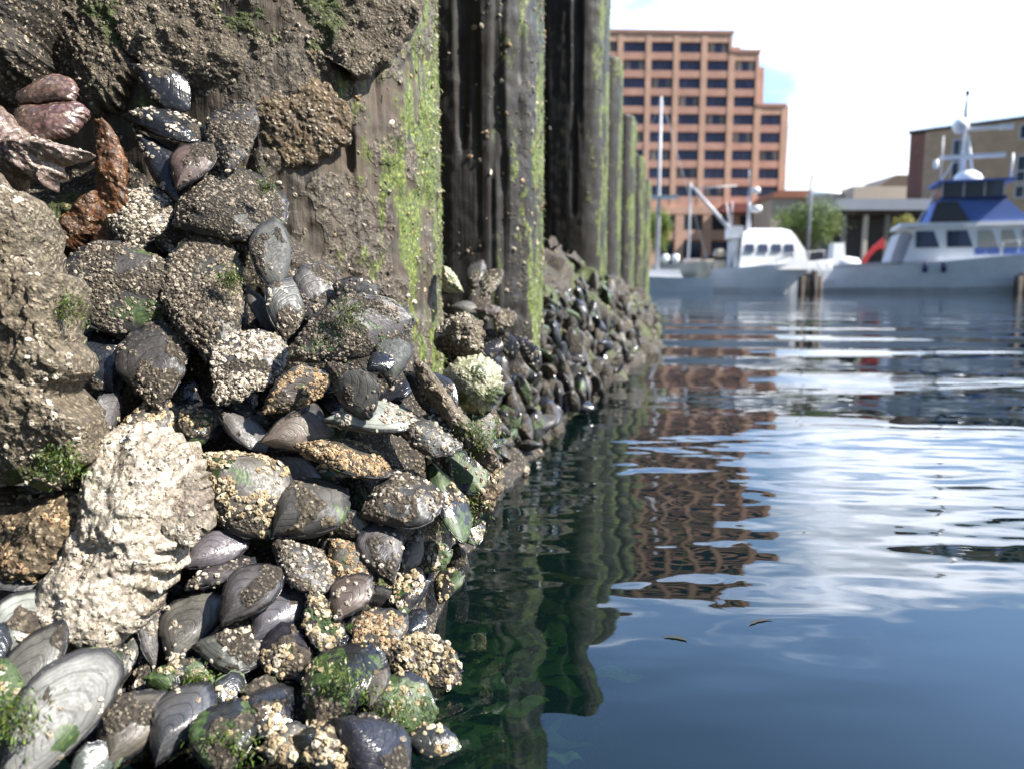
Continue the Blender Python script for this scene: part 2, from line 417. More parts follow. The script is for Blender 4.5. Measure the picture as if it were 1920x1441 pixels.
def mat_water():
    b = NT('harbour_water'); v = b.obj()
    # ripples: heights in metres, several directions and lengths, calmer towards the open foreground
    def layer(sx, sy, rot, scale, detail, amp, rough=.5):
        m = b.n('ShaderNodeMapping'); b.set(m.inputs['Vector'], v); m.inputs['Scale'].default_value = (sx, sy, 1); m.inputs['Rotation'].default_value = (0, 0, rot)
        return b.math('MULTIPLY', b.noise(m.outputs[0], scale, detail, rough), amp)
    sy = b.n('ShaderNodeSeparateXYZ'); b.set(sy.inputs[0], v)
    far = b.mr(sy.outputs[1], .8, 2.6, 1.0, .10)
    h = b.math('ADD', layer(.45, 1.0, R(12), 21.0, 1, .0023), layer(.6, 1.0, R(-20), 48.0, 1, .00022))
    h = b.math('ADD', b.math('MULTIPLY', h, far), b.math('MULTIPLY', layer(.28, 1.0, R(-6), 4.2, 1, .0040), b.mr(sy.outputs[1], 2.2, 7.0, 1.0, .25)))
    ph = b.math('ADD', b.math('MULTIPLY', b.math('ADD', sy.outputs[1], b.math('MULTIPLY', sy.outputs[0], .12)), 8.2), b.math('MULTIPLY', b.noise(v, 1.6, 1), 2.2))
    roll = b.math('MULTIPLY', b.math('COSINE', b.math('SUBTRACT', ph, 4.3)), b.mr(sy.outputs[1], 2.2, 7.0, .0062, .0012))
    swell = b.math('MULTIPLY', layer(.22, 1.0, R(3), 1.9, 1, .024), b.math('MULTIPLY', b.mr(sy.outputs[1], 1.2, 3.2, 0.0, 1.0), b.mr(sy.outputs[1], 3.5, 9.0, 1.0, .25)))
    calm = b.mr(b.math('ADD', sy.outputs[1], b.math('MULTIPLY', sy.outputs[0], -.30)), .23, .40, .30, 1.0)
    h = b.math('ADD', b.math('MULTIPLY', h, calm), b.math('ADD', b.math('ADD', swell, roll), layer(.35, 1.0, R(4), 1.1, 1, .010)))
    nor = b.bump(h, 1.0, 1.0)
    fr = b.n('ShaderNodeFresnel'); fr.inputs['IOR'].default_value = 1.48; b.set(fr.inputs['Normal'], nor)
    gl = b.n('ShaderNodeBsdfGlossy'); gl.inputs['Roughness'].default_value = .0; gl.inputs['Color'].default_value = (.97, .98, 1, 1); b.set(gl.inputs['Normal'], nor)
    tr = b.n('ShaderNodeBsdfTransparent'); tr.inputs['Color'].default_value = (.62, .80, .50, 1)
    df = b.n('ShaderNodeBsdfDiffuse'); df.inputs['Color'].default_value = (.003, .013, .012, 1)
    m1 = b.n('ShaderNodeMixShader'); m1.inputs[0].default_value = .30; b.t.links.new(tr.outputs[0], m1.inputs[1]); b.t.links.new(df.outputs[0], m1.inputs[2])
    m2 = b.n('ShaderNodeMixShader'); b.t.links.new(fr.outputs[0], m2.inputs[0]); b.t.links.new(m1.outputs[0], m2.inputs[1]); b.t.links.new(gl.outputs[0], m2.inputs[2])
    return b.done(m2.outputs[0])

def mat_brick(name, c1, c2, scale):
    b = NT(name); v = b.obj()
    n = b.noise(v, .5, 5); f = b.noise(v, scale, 4)
    c = b.mix(f, c1, c2); c = b.mix(1.0, c, b.mr(n, .3, .7, .88, 1.1), 'MULTIPLY')
    return b.done(b.pbr(c, .85, None, .3))
def mat_glass(name, c1=(.010, .014, .032), c2=(.05, .06, .10)):
    b = NT(name); v = b.obj(); n = b.noise(b.scale(v, (1, 1, .3)), .45, 3)
    return b.done(b.pbr(b.mix(b.mr(n, .45, .6), c1, c2), .12, None, .5))
M_SHELL = mat_shell(); M_BARN = mat_barnacle(); M_WOOD = mat_wood(); M_WOOD_SHADE = mat_wood('shade_dark_pile_wood', .14); M_WATER = mat_water()  # rear piles' wood and crust darkened to stand in for front-face shade
M_CRUST = mat_crust('crusted_rock', [(.32, (.028, .023, .017)), (.45, (.092, .078, .060)), (.56, (.175, .150, .118)), (.68, (.32, .28, .215)), (.78, (.46, .41, .32))], (.090, .066, .046), .5, bump=.0022)
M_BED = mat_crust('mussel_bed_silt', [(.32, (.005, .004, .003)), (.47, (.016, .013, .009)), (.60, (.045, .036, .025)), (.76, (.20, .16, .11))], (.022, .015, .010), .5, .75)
M_OYST = mat_crust('oyster_crust', [(.30, (.050, .041, .030)), (.44, (.125, .106, .08)), (.58, (.23, .20, .152)), (.74, (.46, .41, .33))], (.11, .078, .05), .5, bump=.0022)
M_WHITE = mat_crust('white_oyster_shell', [(.28, (.20, .165, .12)), (.40, (.38, .33, .26)), (.52, (.56, .515, .44)), (.70, (.76, .73, .68))], (.30, .24, .18), .6, .6, .16, bump=.0011)
M_GREYO = mat_crust('grey_oyster_shell', [(.30, (.085, .072, .060)), (.45, (.19, .165, .14)), (.58, (.33, .295, .26)), (.74, (.54, .50, .45))], (.15, .11, .10), .6, .5, .10, bump=.0012)
M_PURPLE = mat_crust('purple_oyster_lip', [(.30, (.07, .030, .034)), (.45, (.13, .068, .075)), (.58, (.20, .125, .125)), (.74, (.36, .28, .26))], (.12, .09, .05), .5, .16, .02, bump=.0003, spec=.8)
M_PINK = mat_crust('pink_oyster_shell', [(.30, (.085, .060, .055)), (.45, (.19, .140, .125)), (.58, (.33, .26, .235)), (.74, (.54, .47, .43))], (.13, .075, .080), .6, .34, .06, bump=.0008, spec=.7)
M_BROWN = mat_crust('brown_oyster_shell', [(.30, (.035, .024, .014)), (.45, (.09, .066, .04)), (.58, (.17, .13, .082)), (.74, (.38, .32, .23))], (.14, .085, .042), .6)
M_RUST = mat_crust('rusty_flake', [(.30, (.030, .010, .004)), (.45, (.10, .036, .010)), (.58, (.22, .085, .02)), (.74, (.42, .25, .12))], (.05, .022, .008), .5, .6, .10, bump=.0010, spec=.5)
M_GREENSH = mat_crust('green_stained_shell', [(.28, (.11, .13, .05)), (.42, (.30, .33, .18)), (.56, (.52, .54, .38)), (.72, (.70, .70, .60))], (.34, .31, .27), .5, .38, .12, bump=.0008, spec=.6)
M_MOSS = mat_leaf('green_algae', .42, .3); M_KELP = mat_leaf('golden_kelp', .3, .3)

# ------------------------------------------------ the depth of the mussel bed seen from the water
_DV = [-300, 0, 300, 450, 600, 750, 900, 1050, 1150, 1300, 1441, 1700, 2200]
_DT = [.585, .545, .525, .505, .475, .455, .43, .40, .38, .335, .295, .27, .26]
def tw(v):
    s = -math.sin(PITCH) - (v - 720.5) / FPX * math.cos(PITCH)
    return CAM_H / -s if s < -1e-3 else 9.0
def depth(u, v):
    d = float(np.interp(v, _DV, _DT))
    if u > 650: d += min(((u - 650) / 200) ** 2, 1.4) * min(max(tw(v) - d, 0), .07)
    return d

# ------------------------------------------------ barnacles
def _barnacle_template(k=7):
    w = np.arange(k) * 2 * math.pi / k
    rings = [(1.0, 0.0), (.86, .42), (.56, .78), (.42, .80), (.33, .52)]
    v = [np.stack([r * np.cos(w), r * np.sin(w), np.full(k, z)], 1) for r, z in rings]
    v = np.concatenate(v + [np.array([[0, 0, .58]])])
    c = len(v) - 1
    t = [((len(rings) - 1) * k + j, (len(rings) - 1) * k + (j + 1) % k, c) for j in range(k)]
    return v, grid_quads(len(rings), k, True), np.array(t), k
_BT = _barnacle_template()
def barnacles(name, pos, nor, rng, r0, r1, tints, parent=None, mat=None, flat=.8):
    n = len(pos)
    if n == 0: return None
    tv, tq, tt, k = _BT; m = len(tv)
    rad = r0 + (r1 - r0) * rng.random(n) ** 1.8
    hgt = rad * (.55 + .7 * rng.random(n)) * flat
    ref = rng.normal(size=(n, 3)); nor = nor + .22 * rng.normal(size=(n, 3)); nor /= np.linalg.norm(nor, axis=1, keepdims=True)
    a = np.cross(nor, ref); a /= np.maximum(np.linalg.norm(a, axis=1, keepdims=True), 1e-9); b = np.cross(nor, a)
    jit = 1 + .22 * rng.normal(size=(n, m))
    el = 1 + .25 * rng.normal(size=(n, 1))
    P = pos[:, None] + (tv[None, :, 0] * jit * rad[:, None] * el)[..., None] * a[:, None] + (tv[None, :, 1] * jit * rad[:, None])[..., None] * b[:, None] + ((tv[None, :, 2] - .12) * hgt[:, None])[..., None] * nor[:, None]
    off = (np.arange(n) * m)[:, None, None]
    ti = np.asarray(tints)[rng.integers(0, len(tints), n)] * (.7 + .6 * rng.random((n, 1)))
    tc_ = np.repeat(ti[:, None], m, 1).copy(); tc_[:, -1] *= .55; tc_[:, -1 - k:-1] *= .7
    me = newmesh(name, P.reshape(-1, 3), (tq[None] + off).reshape(-1, 4), (tt[None] + off).reshape(-1, 3), {'tint': tc_.reshape(-1, 3)}, smooth=False)
    o = link(name, me, mat or M_BARN, parent)
    if n > 100: o['kind'] = 'stuff'
    return o
T_GREY = [(.165, .138, .102), (.12, .098, .073), (.23, .19, .145), (.085, .068, .05), (.33, .28, .215)]
T_PALE = [(.40, .35, .28), (.30, .26, .20), (.50, .45, .37), (.22, .185, .14)]
T_YEL = [(.34, .27, .16), (.26, .195, .11), (.44, .37, .25), (.19, .14, .08), (.38, .33, .25)]
T_TAN = [(.26, .175, .09), (.33, .235, .13), (.20, .13, .07), (.40, .31, .20)]

def scatter(v, q, dens_fn, n, rng):
    """n random points on quads, kept with probability dens_fn(pos, normal)"""
    e = np.cross(v[q[:, 2]] - v[q[:, 0]], v[q[:, 3]] - v[q[:, 1]]); ar = np.linalg.norm(e, axis=1) * .5
    i = rng.choice(len(q), n, p=ar / ar.sum()); a, b = rng.random((2, n, 1))
    Q = v[q[i]]
    p = (Q[:, 0] * (1 - a) + Q[:, 1] * a) * (1 - b) + (Q[:, 3] * (1 - a) + Q[:, 2] * a) * b
    nn = e[i] / np.maximum(np.linalg.norm(e[i], axis=1, keepdims=True), 1e-12)
    keep = rng.random(n) < dens_fn(p, nn)
    return p[keep], nn[keep]

# ------------------------------------------------ mussels
def valve_geom(L, W, T, sgn, seed, crust, square=.62, m=24, n=76, ragged=1.0, moss=0.0, bend=.06):
    """one shell of a mussel: pointed beak at -L/2, rounded end at +L/2, bulging towards sgn*z"""
    ph = np.arange(n) * 2 * math.pi / n
    s = .5 - .5 * np.cos(ph)
    w = np.sin(np.pi * np.clip(s, 0, 1) ** 1.34).clip(0) ** square
    y = np.where(np.sin(ph) >= 0, 1.08, -.92) * w * W / 2 * 1.0
    y = y + bend * L * (s * (1 - s) * 4 - .5)
    ox, oy = s * L - L / 2, y
    rho = np.linspace(0, 1, m) ** .8
    cx, cy = -L * .22, -.01 * L
    Rr, _ = np.meshgrid(rho, ph, indexing='ij')
    X = cx + Rr * (ox - cx); Y = cy + Rr * (oy - cy)
    Z = T * (1 - Rr ** 1.75).clip(0) ** .80
    P = np.stack([X.ravel(), Y.ravel(), Z.ravel()], 1); rr = Rr.ravel()
    # crust patches: rough, thick, with a broken edge
    cm = fbm(P * 55 + seed, 4, seed % 97)
    edge = sstep(.99, .86, rr + .16 * (fbm(P * 90 + seed, 3, 44) - .5)) if crust < .78 else sstep(1.06, .93, rr)
    mask = sstep(.68 - crust * .42, .75 - crust * .42, cm) * edge
    nrm = np.stack([X.ravel() - cx, Y.ravel() - cy, Z.ravel() * 2.2 + .35 * T], 1); nrm /= np.linalg.norm(nrm, axis=1, keepdims=True)
    d = mask * (.0005 + .0020 * (fbm(P * 230 + 3.1 * seed, 3, 5) - .35) + .0016 * (fbm(P * 620, 2, 9) - .5))
    d += .0012 * (fbm(P * 60 + seed, 2, 3) - .5)
    P = P + nrm * d[:, None]
    rag = ragged * sstep(.55, 1, rr) * (fbm(np.stack([np.cos(np.tile(ph, m)) * 6, np.sin(np.tile(ph, m)) * 6, rr * 0 + seed], 1), 3, 21) - .5) * (.0015 + .006 * crust)
    P[:, :2] += rag[:, None] * nrm[:, :2]
    # lip folding in to the seam
    lip = P[-n:].copy(); lip[:, 2] -= .0009; lip[:, :2] = cx * 0 + lip[:, :2] * .985
    lip2 = lip.copy(); lip2[:, :2] *= .93; lip2[:, 2] = -.0002
    P = np.concatenate([P, lip, lip2]); mask = np.concatenate([mask, mask[-n:] * .5, np.zeros(n)]); gr = np.concatenate([rr, np.ones(2 * n)])
    mo = sstep(.70 - moss * .7, .80 - moss * .7, fbm(P * 70 + seed * 1.7, 4, 31)) if moss > 0 else np.zeros(len(P))
    q = grid_quads(m + 2, n, True)
    P[:, 2] += .0003
    if sgn < 0:
        P[:, 2] *= -1; q = q[:, ::-1]
    return P, q, np.stack([mask, gr, mo], 1)

STY = {  # tint, roughness, crust, barnacles per mm2, barnacle tints, moss, radius range (mm)
    'c':  ((.026, .023, .021), .45, .58, .085, T_GREY, .0, (.5, 1.5)),
    'cw': ((.030, .027, .024), .40, .56, .11, T_PALE, .0, (.6, 1.7)),
    'cy': ((.055, .050, .042), .45, .34, .085, T_YEL, .12, (.4, 2.2)),
    'ct': ((.050, .040, .030), .45, .36, .10, T_TAN, .05, (.7, 1.7)),
    'm':  ((.034, .031, .029), .42, .34, .050, T_GREY + T_PALE, .0, (.6, 1.6)),
    'b':  ((.070, .063, .055), .36, .22, .012, T_PALE, .0, (.8, 1.8)),
    'bb': ((.064, .063, .065), .22, .10, .010, T_PALE, .0, (.8, 1.7)),
    'bg': ((.048, .046, .038), .58, .34, .012, T_GREY, .06, (.7, 1.4)),
    'br': ((.074, .058, .043), .42, .25, .010, T_GREY, .0, (.8, 1.6)),
    'k':  ((.014, .015, .018), .17, .10, .014, T_PALE, .0, (.8, 1.9)),
    'ky': ((.016, .016, .016), .20, .18, .060, T_YEL, .10, (.6, 2.4)),
    'g':  ((.018, .018, .016), .18, .22, .030, T_YEL, .30, (.8, 1.9)),
    'p':  ((.110, .102, .083), .55, .12, .010, T_PALE, .10, (.8, 1.8)),
    'pn': ((.21, .205, .205), .28, .15, .030, T_PALE, .0, (1.0, 2.4)),
}
def frame(u, v, ang, roll, pitch, up=.62, right=.10):
    """axes of a shell lying on the sloping bed whose long axis shows at angle ang in the picture"""
    vd = FWD + (u - 960) / FPX * RGT - (v - 720.5) / FPX * UPV; vd /= np.linalg.norm(vd)
    N = -vd + up * np.array([0, 0, 1.0]) + right * RGT; N /= np.linalg.norm(N)
    A = math.cos(R(ang)) * RGT + math.sin(R(ang)) * UPV; A = A - vd * (A @ vd); A /= np.linalg.norm(A)
    k = -(A @ N) / (-vd @ N); a = A - vd * k; la = np.linalg.norm(a); a = a / la
    b = np.cross(N, a)
    c, s = math.cos(R(roll)), math.sin(R(roll)); N2 = c * N + s * b; b2 = np.cross(N2, a)
    c, s = math.cos(R(pitch)), math.sin(R(pitch)); a2 = c * a - s * N2; N3 = np.cross(a2, b2)
    bp = b2 - vd * (b2 @ vd)
    return a2, b2, N3, min(la, 1.35), max(np.linalg.norm(bp), .62)
def mussel(u, v, Lp, Wp, ang, sty, label, roll=0, pitch=0, dt=0.0, t=None, group=None, thick=.20, seed=None, moss=None, crust=None, barn=1.0, square=None, hi=True, name='mussel'):
    seed = seed if seed is not None else int(u * 13 + v * 7) % 9973
    rng = np.random.default_rng(seed + 5)
    tint, rough, cr, dens, tints, mo, (r0, r1) = STY[sty]
    if roll == 0: roll = rng.uniform(-20, 20)
    if crust is not None: cr = min(crust, .66)
    if moss is not None: mo = moss
    t = (depth(u, v) if t is None else t) + dt
    a, b, n, la, lb = frame(u, v, ang, roll, pitch)
    L = Lp * t / FPX * min(la, 1.25); W = Wp * t / FPX / max(lb, .75)
    thick = thick * (.78 if cr > .5 else 1.0); T = thick * W; L *= 1.03; W *= 1.03
    p = at(u, v, t)
    root = empty(name, p)
    mtx = Matrix(((a[0], b[0], n[0], p[0]), (a[1], b[1], n[1], p[1]), (a[2], b[2], n[2], p[2]), (0, 0, 0, 1)))
    root.matrix_world = mtx
    tag(root, label, 'mussel', group)
    sq = square if square is not None else (.58 if cr > .5 else .70)
    tv = np.array(tint) * (.8 + .45 * rng.random()) * (1 + .06 * rng.normal(size=3))
    m_, n_ = (24, 76) if hi else (12, 36)
    for sgn in (1, -1):
        P, q, mk_ = valve_geom(L, W, T, sgn, seed + (sgn < 0), cr, sq, m_, n_, moss=mo)
        ti = np.concatenate([np.repeat(tv[None], len(P), 0), np.full((len(P), 1), rough)], 1)
        vo = link('valve', newmesh('valve', P, q, None, {'mask': mk_, 'tint': ti}), M_SHELL, root)
        area = L * W * .8e6
        nb = int(area * dens * barn * (1.0 if sgn > 0 else .45) * 2.6)
        if nb > 24:
            sd = seed * 3.7
            thr = .60 - min(dens * barn, .13) * 1.9
            f = lambda p_, n_: sstep(thr - .02, thr + .04, fbm(p_ * 70 + sd, 3, 77)) * (np.abs(p_[:, 2]) > .0010 if cr < .5 else 1.0)
            bp, bn = scatter(P[:m_ * n_], q[:(m_ - 1) * n_], f, nb, rng)
            barnacles('barnacle_crust', bp, bn, rng, r0 * 1e-3, r1 * 1e-3, tints, vo)
    return root

# ------------------------------------------------ traced rough shapes: oysters, crusted stones, flakes
def smooth_poly(pts, n):
    p = np.asarray(pts, float); k = len(p)
    i = np.arange(k); seg = np.linalg.norm(np.roll(p, -1, 0) - p, axis=1)
    o = []
    for j in range(k):
        a, b, c, d = p[(j - 1) % k], p[j], p[(j + 1) % k], p[(j + 2) % k]
        mm = max(2, int(round(n * seg[j] / seg.sum())))
        for s in np.arange(mm) / mm:
            o.append(.5 * ((2 * b) + (-a + c) * s + (2 * a - 5 * b + 4 * c - d) * s * s + (-a + 3 * b - 3 * c + d) * s ** 3))
    return np.asarray(o)
def slab(name, pts, t, bulge, mat, label, cat, seed, tilt=(0.0, 0.0), back=.012, amp=(.006, .0024, .0011), edge=.003, terr=0.0, moss=0.0, mossd=None, center=None, n=190, m=46, barn=0, btints=T_GREY, br=(.8, 2.0), power=2.4, group=None, ruffle=0.0, bmask=.5, parent=None):
    """outline traced at pixel points, standing at its own distance t (+ tilt per pixel), with real depth"""
    rng = np.random.default_rng(seed)
    o = smooth_poly(pts, n); n = len(o)
    c = np.array(center if center else o.mean(0), float)
    W0 = at(c[0], c[1], t)
    sc = t / FPX
    ph = np.linspace(0, 2 * math.pi, n, endpoint=False)
    rho = np.linspace(0.0, 1, m) ** .9
    Rr = np.repeat(rho[:, None], n, 1)
    XY = c + Rr[..., None] * (o - c)[None]
    xy = (XY - c) * sc; x = xy[..., 0].ravel(); y = -xy[..., 1].ravel(); rr = Rr.ravel()
    dep = tilt[0] * x + tilt[1] * y                      # metres away from the camera per metre
    h = bulge * (1 - rr ** power).clip(0) ** .55
    P3 = np.stack([x, y, h * 0 + seed * .37], 1)
    f1 = fbm(P3 * 32, 3, seed % 50); f2 = fbm(P3 * 120, 3, seed % 50 + 7); f3 = fbm(P3 * 420, 2, seed % 50 + 13)
    h = h + amp[0] * (f1 - .5) * 2 + amp[1] * (f2 - .5) * 2 + amp[2] * (f3 - .5) * 2
    if terr:
        k = rr * 3.2 + (f1 - .5) * 6.0 + (f2 - .5) * 2.2; fr = k - np.floor(k)
        h = h + terr * (1 - fr) * (.5 + f1)
    if ruffle:
        h = h + ruffle * sstep(.45, 1, rr) * np.sin(np.tile(ph, m) * 7 + 5 * f1 + seed)
    ed = edge * sstep(.75, 1, rr) * (np.tile(fbm(np.stack([np.cos(ph) * 9, np.sin(ph) * 9, ph * 0 + seed], 1), 4, 3), m) - .5) * 3
    rad = np.stack([x, y], 1); rad /= np.maximum(np.linalg.norm(rad, axis=1, keepdims=True), 1e-9)
    x = x + rad[:, 0] * ed; y = y + rad[:, 1] * ed
    loc = np.stack([x, y, h - dep], 1)                   # local z towards the camera
    # rim turning back, and a back face
    rim = loc[-n:].copy(); r1 = rim.copy(); r1[:, :2] *= .985; r1[:, 2] -= back * .55
    r2 = rim.copy(); r2[:, :2] *= .86; r2[:, 2] -= back
    r3 = rim.copy(); r3[:, :2] *= .05; r3[:, 2] -= back * 1.2 + 0 * r3[:, 2]
    V = np.concatenate([loc, r1, r2, r3]); q = grid_quads(m + 3, n, True)
    mo = np.zeros(len(V))
    if mossd is not None:
        for (mu, mv, mr_) in mossd:
            d = np.hypot(V[:, 0] / sc + c[0] - mu, -V[:, 1] / sc + c[1] - mv); mo = np.maximum(mo, sstep(mr_ * 1.3, mr_ * .4, d))
    if moss: mo = np.maximum(mo, moss * sstep(.48, .62, fbm(V * 40 + seed, 4, 8)))
    mk_ = np.stack([np.ones(len(V)), np.concatenate([rr, np.ones(3 * n)]), mo], 1)
    ob = link(name, newmesh(name, V, q, None, {'mask': mk_}), mat)
    ob.matrix_world = Matrix(((RGT[0], UPV[0], -FWD[0], W0[0]), (RGT[1], UPV[1], -FWD[1], W0[1]), (RGT[2], UPV[2], -FWD[2], W0[2]), (0, 0, 0, 1)))
    if parent is None: tag(ob, label, cat, group)
    else:
        ob.parent = parent; ob.matrix_parent_inverse = parent.matrix_world.inverted()
    if barn:
        f = lambda p_, n_: sstep(bmask - .05, bmask + .06, fbm(p_ * 60 + seed, 3, 61))
        bp, bn = scatter(V[:m * n], q[:(m - 1) * n], f, barn, rng)
        barnacles('barnacle_crust', bp, bn, rng, br[0] * 1e-3, br[1] * 1e-3, btints, ob)
    return ob

# ------------------------------------------------ tufts of green algae
def tufts(name, pos, nor, rng, l0, l1, cols, parent, mat=None, droop=.9, wid=.24):
    n = len(pos)
    if n == 0: return None
    l0, l1 = l0 * .6, l1 * .6
    Ln = l0 + (l1 - l0) * rng.random(n) ** 1.5
    d = nor * (.40 + .3 * rng.random((n, 1))) + .45 * rng.normal(size=(n, 3)) + np.array([0, 0, -droop]); d /= np.linalg.norm(d, axis=1, keepdims=True)
    sd = np.cross(d, nor + .4 * rng.normal(size=(n, 3))); sd /= np.maximum(np.linalg.norm(sd, axis=1, keepdims=True), 1e-9)
    w = Ln * wid * (.5 + .8 * rng.random(n))
    P = []
    for f, wf, lift in ((0, .45, -.05), (.5, 1.0, .22), (1.0, .35, .1)):
        c = pos + d * (Ln * f)[:, None] + nor * (Ln * lift)[:, None]
        P += [c - sd * (w * wf * .5)[:, None], c + sd * (w * wf * .5)[:, None]]
    V = np.stack(P, 1).reshape(-1, 3)
    o = (np.arange(n) * 6)[:, None, None]
    q = (np.array([[0, 1, 3, 2], [2, 3, 5, 4]])[None] + o).reshape(-1, 4)
    ci = np.asarray(cols)[rng.integers(0, len(cols), n)] * (.6 + .8 * rng.random((n, 1)))
    ob = link(name, newmesh(name, V, q, None, {'tint': np.repeat(ci, 6, 0)}), mat or M_MOSS, parent)
    ob['kind'] = 'stuff'
    return ob
G_MOSS = [(.07, .12, .012), (.12, .17, .024), (.035, .07, .010), (.18, .22, .05), (.025, .06, .018), (.24, .24, .10)]
G_TAN = [(.34, .30, .15), (.42, .37, .24), (.20, .24, .06), (.28, .22, .12)]
# ================================================================ the setting near the camera
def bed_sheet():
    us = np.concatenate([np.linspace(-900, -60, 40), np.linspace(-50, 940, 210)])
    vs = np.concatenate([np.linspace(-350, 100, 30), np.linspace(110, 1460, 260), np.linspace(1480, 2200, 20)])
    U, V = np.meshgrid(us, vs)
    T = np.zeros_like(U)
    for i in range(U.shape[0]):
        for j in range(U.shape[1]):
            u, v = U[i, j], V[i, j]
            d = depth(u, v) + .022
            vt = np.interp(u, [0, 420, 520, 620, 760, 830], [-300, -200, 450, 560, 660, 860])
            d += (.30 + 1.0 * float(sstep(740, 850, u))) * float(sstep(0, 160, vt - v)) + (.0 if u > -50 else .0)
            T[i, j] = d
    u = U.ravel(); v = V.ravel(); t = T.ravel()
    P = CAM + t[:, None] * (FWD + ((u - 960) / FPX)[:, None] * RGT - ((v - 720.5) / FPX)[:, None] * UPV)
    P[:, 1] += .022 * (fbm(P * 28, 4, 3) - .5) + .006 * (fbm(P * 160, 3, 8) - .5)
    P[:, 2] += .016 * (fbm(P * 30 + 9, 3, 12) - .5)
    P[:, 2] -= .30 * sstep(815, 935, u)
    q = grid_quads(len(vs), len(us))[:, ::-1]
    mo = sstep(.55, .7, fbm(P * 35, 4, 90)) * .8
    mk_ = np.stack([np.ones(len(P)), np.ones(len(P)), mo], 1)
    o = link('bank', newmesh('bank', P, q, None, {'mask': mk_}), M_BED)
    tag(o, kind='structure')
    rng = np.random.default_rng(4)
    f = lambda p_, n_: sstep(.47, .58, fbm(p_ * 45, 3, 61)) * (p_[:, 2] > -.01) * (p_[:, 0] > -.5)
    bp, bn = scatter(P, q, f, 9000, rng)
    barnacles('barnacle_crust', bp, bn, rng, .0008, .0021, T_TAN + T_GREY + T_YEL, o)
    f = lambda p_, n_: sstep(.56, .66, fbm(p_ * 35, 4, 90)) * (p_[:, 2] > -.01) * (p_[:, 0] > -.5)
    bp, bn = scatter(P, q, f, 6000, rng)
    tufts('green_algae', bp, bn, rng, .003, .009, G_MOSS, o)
bed_sheet()

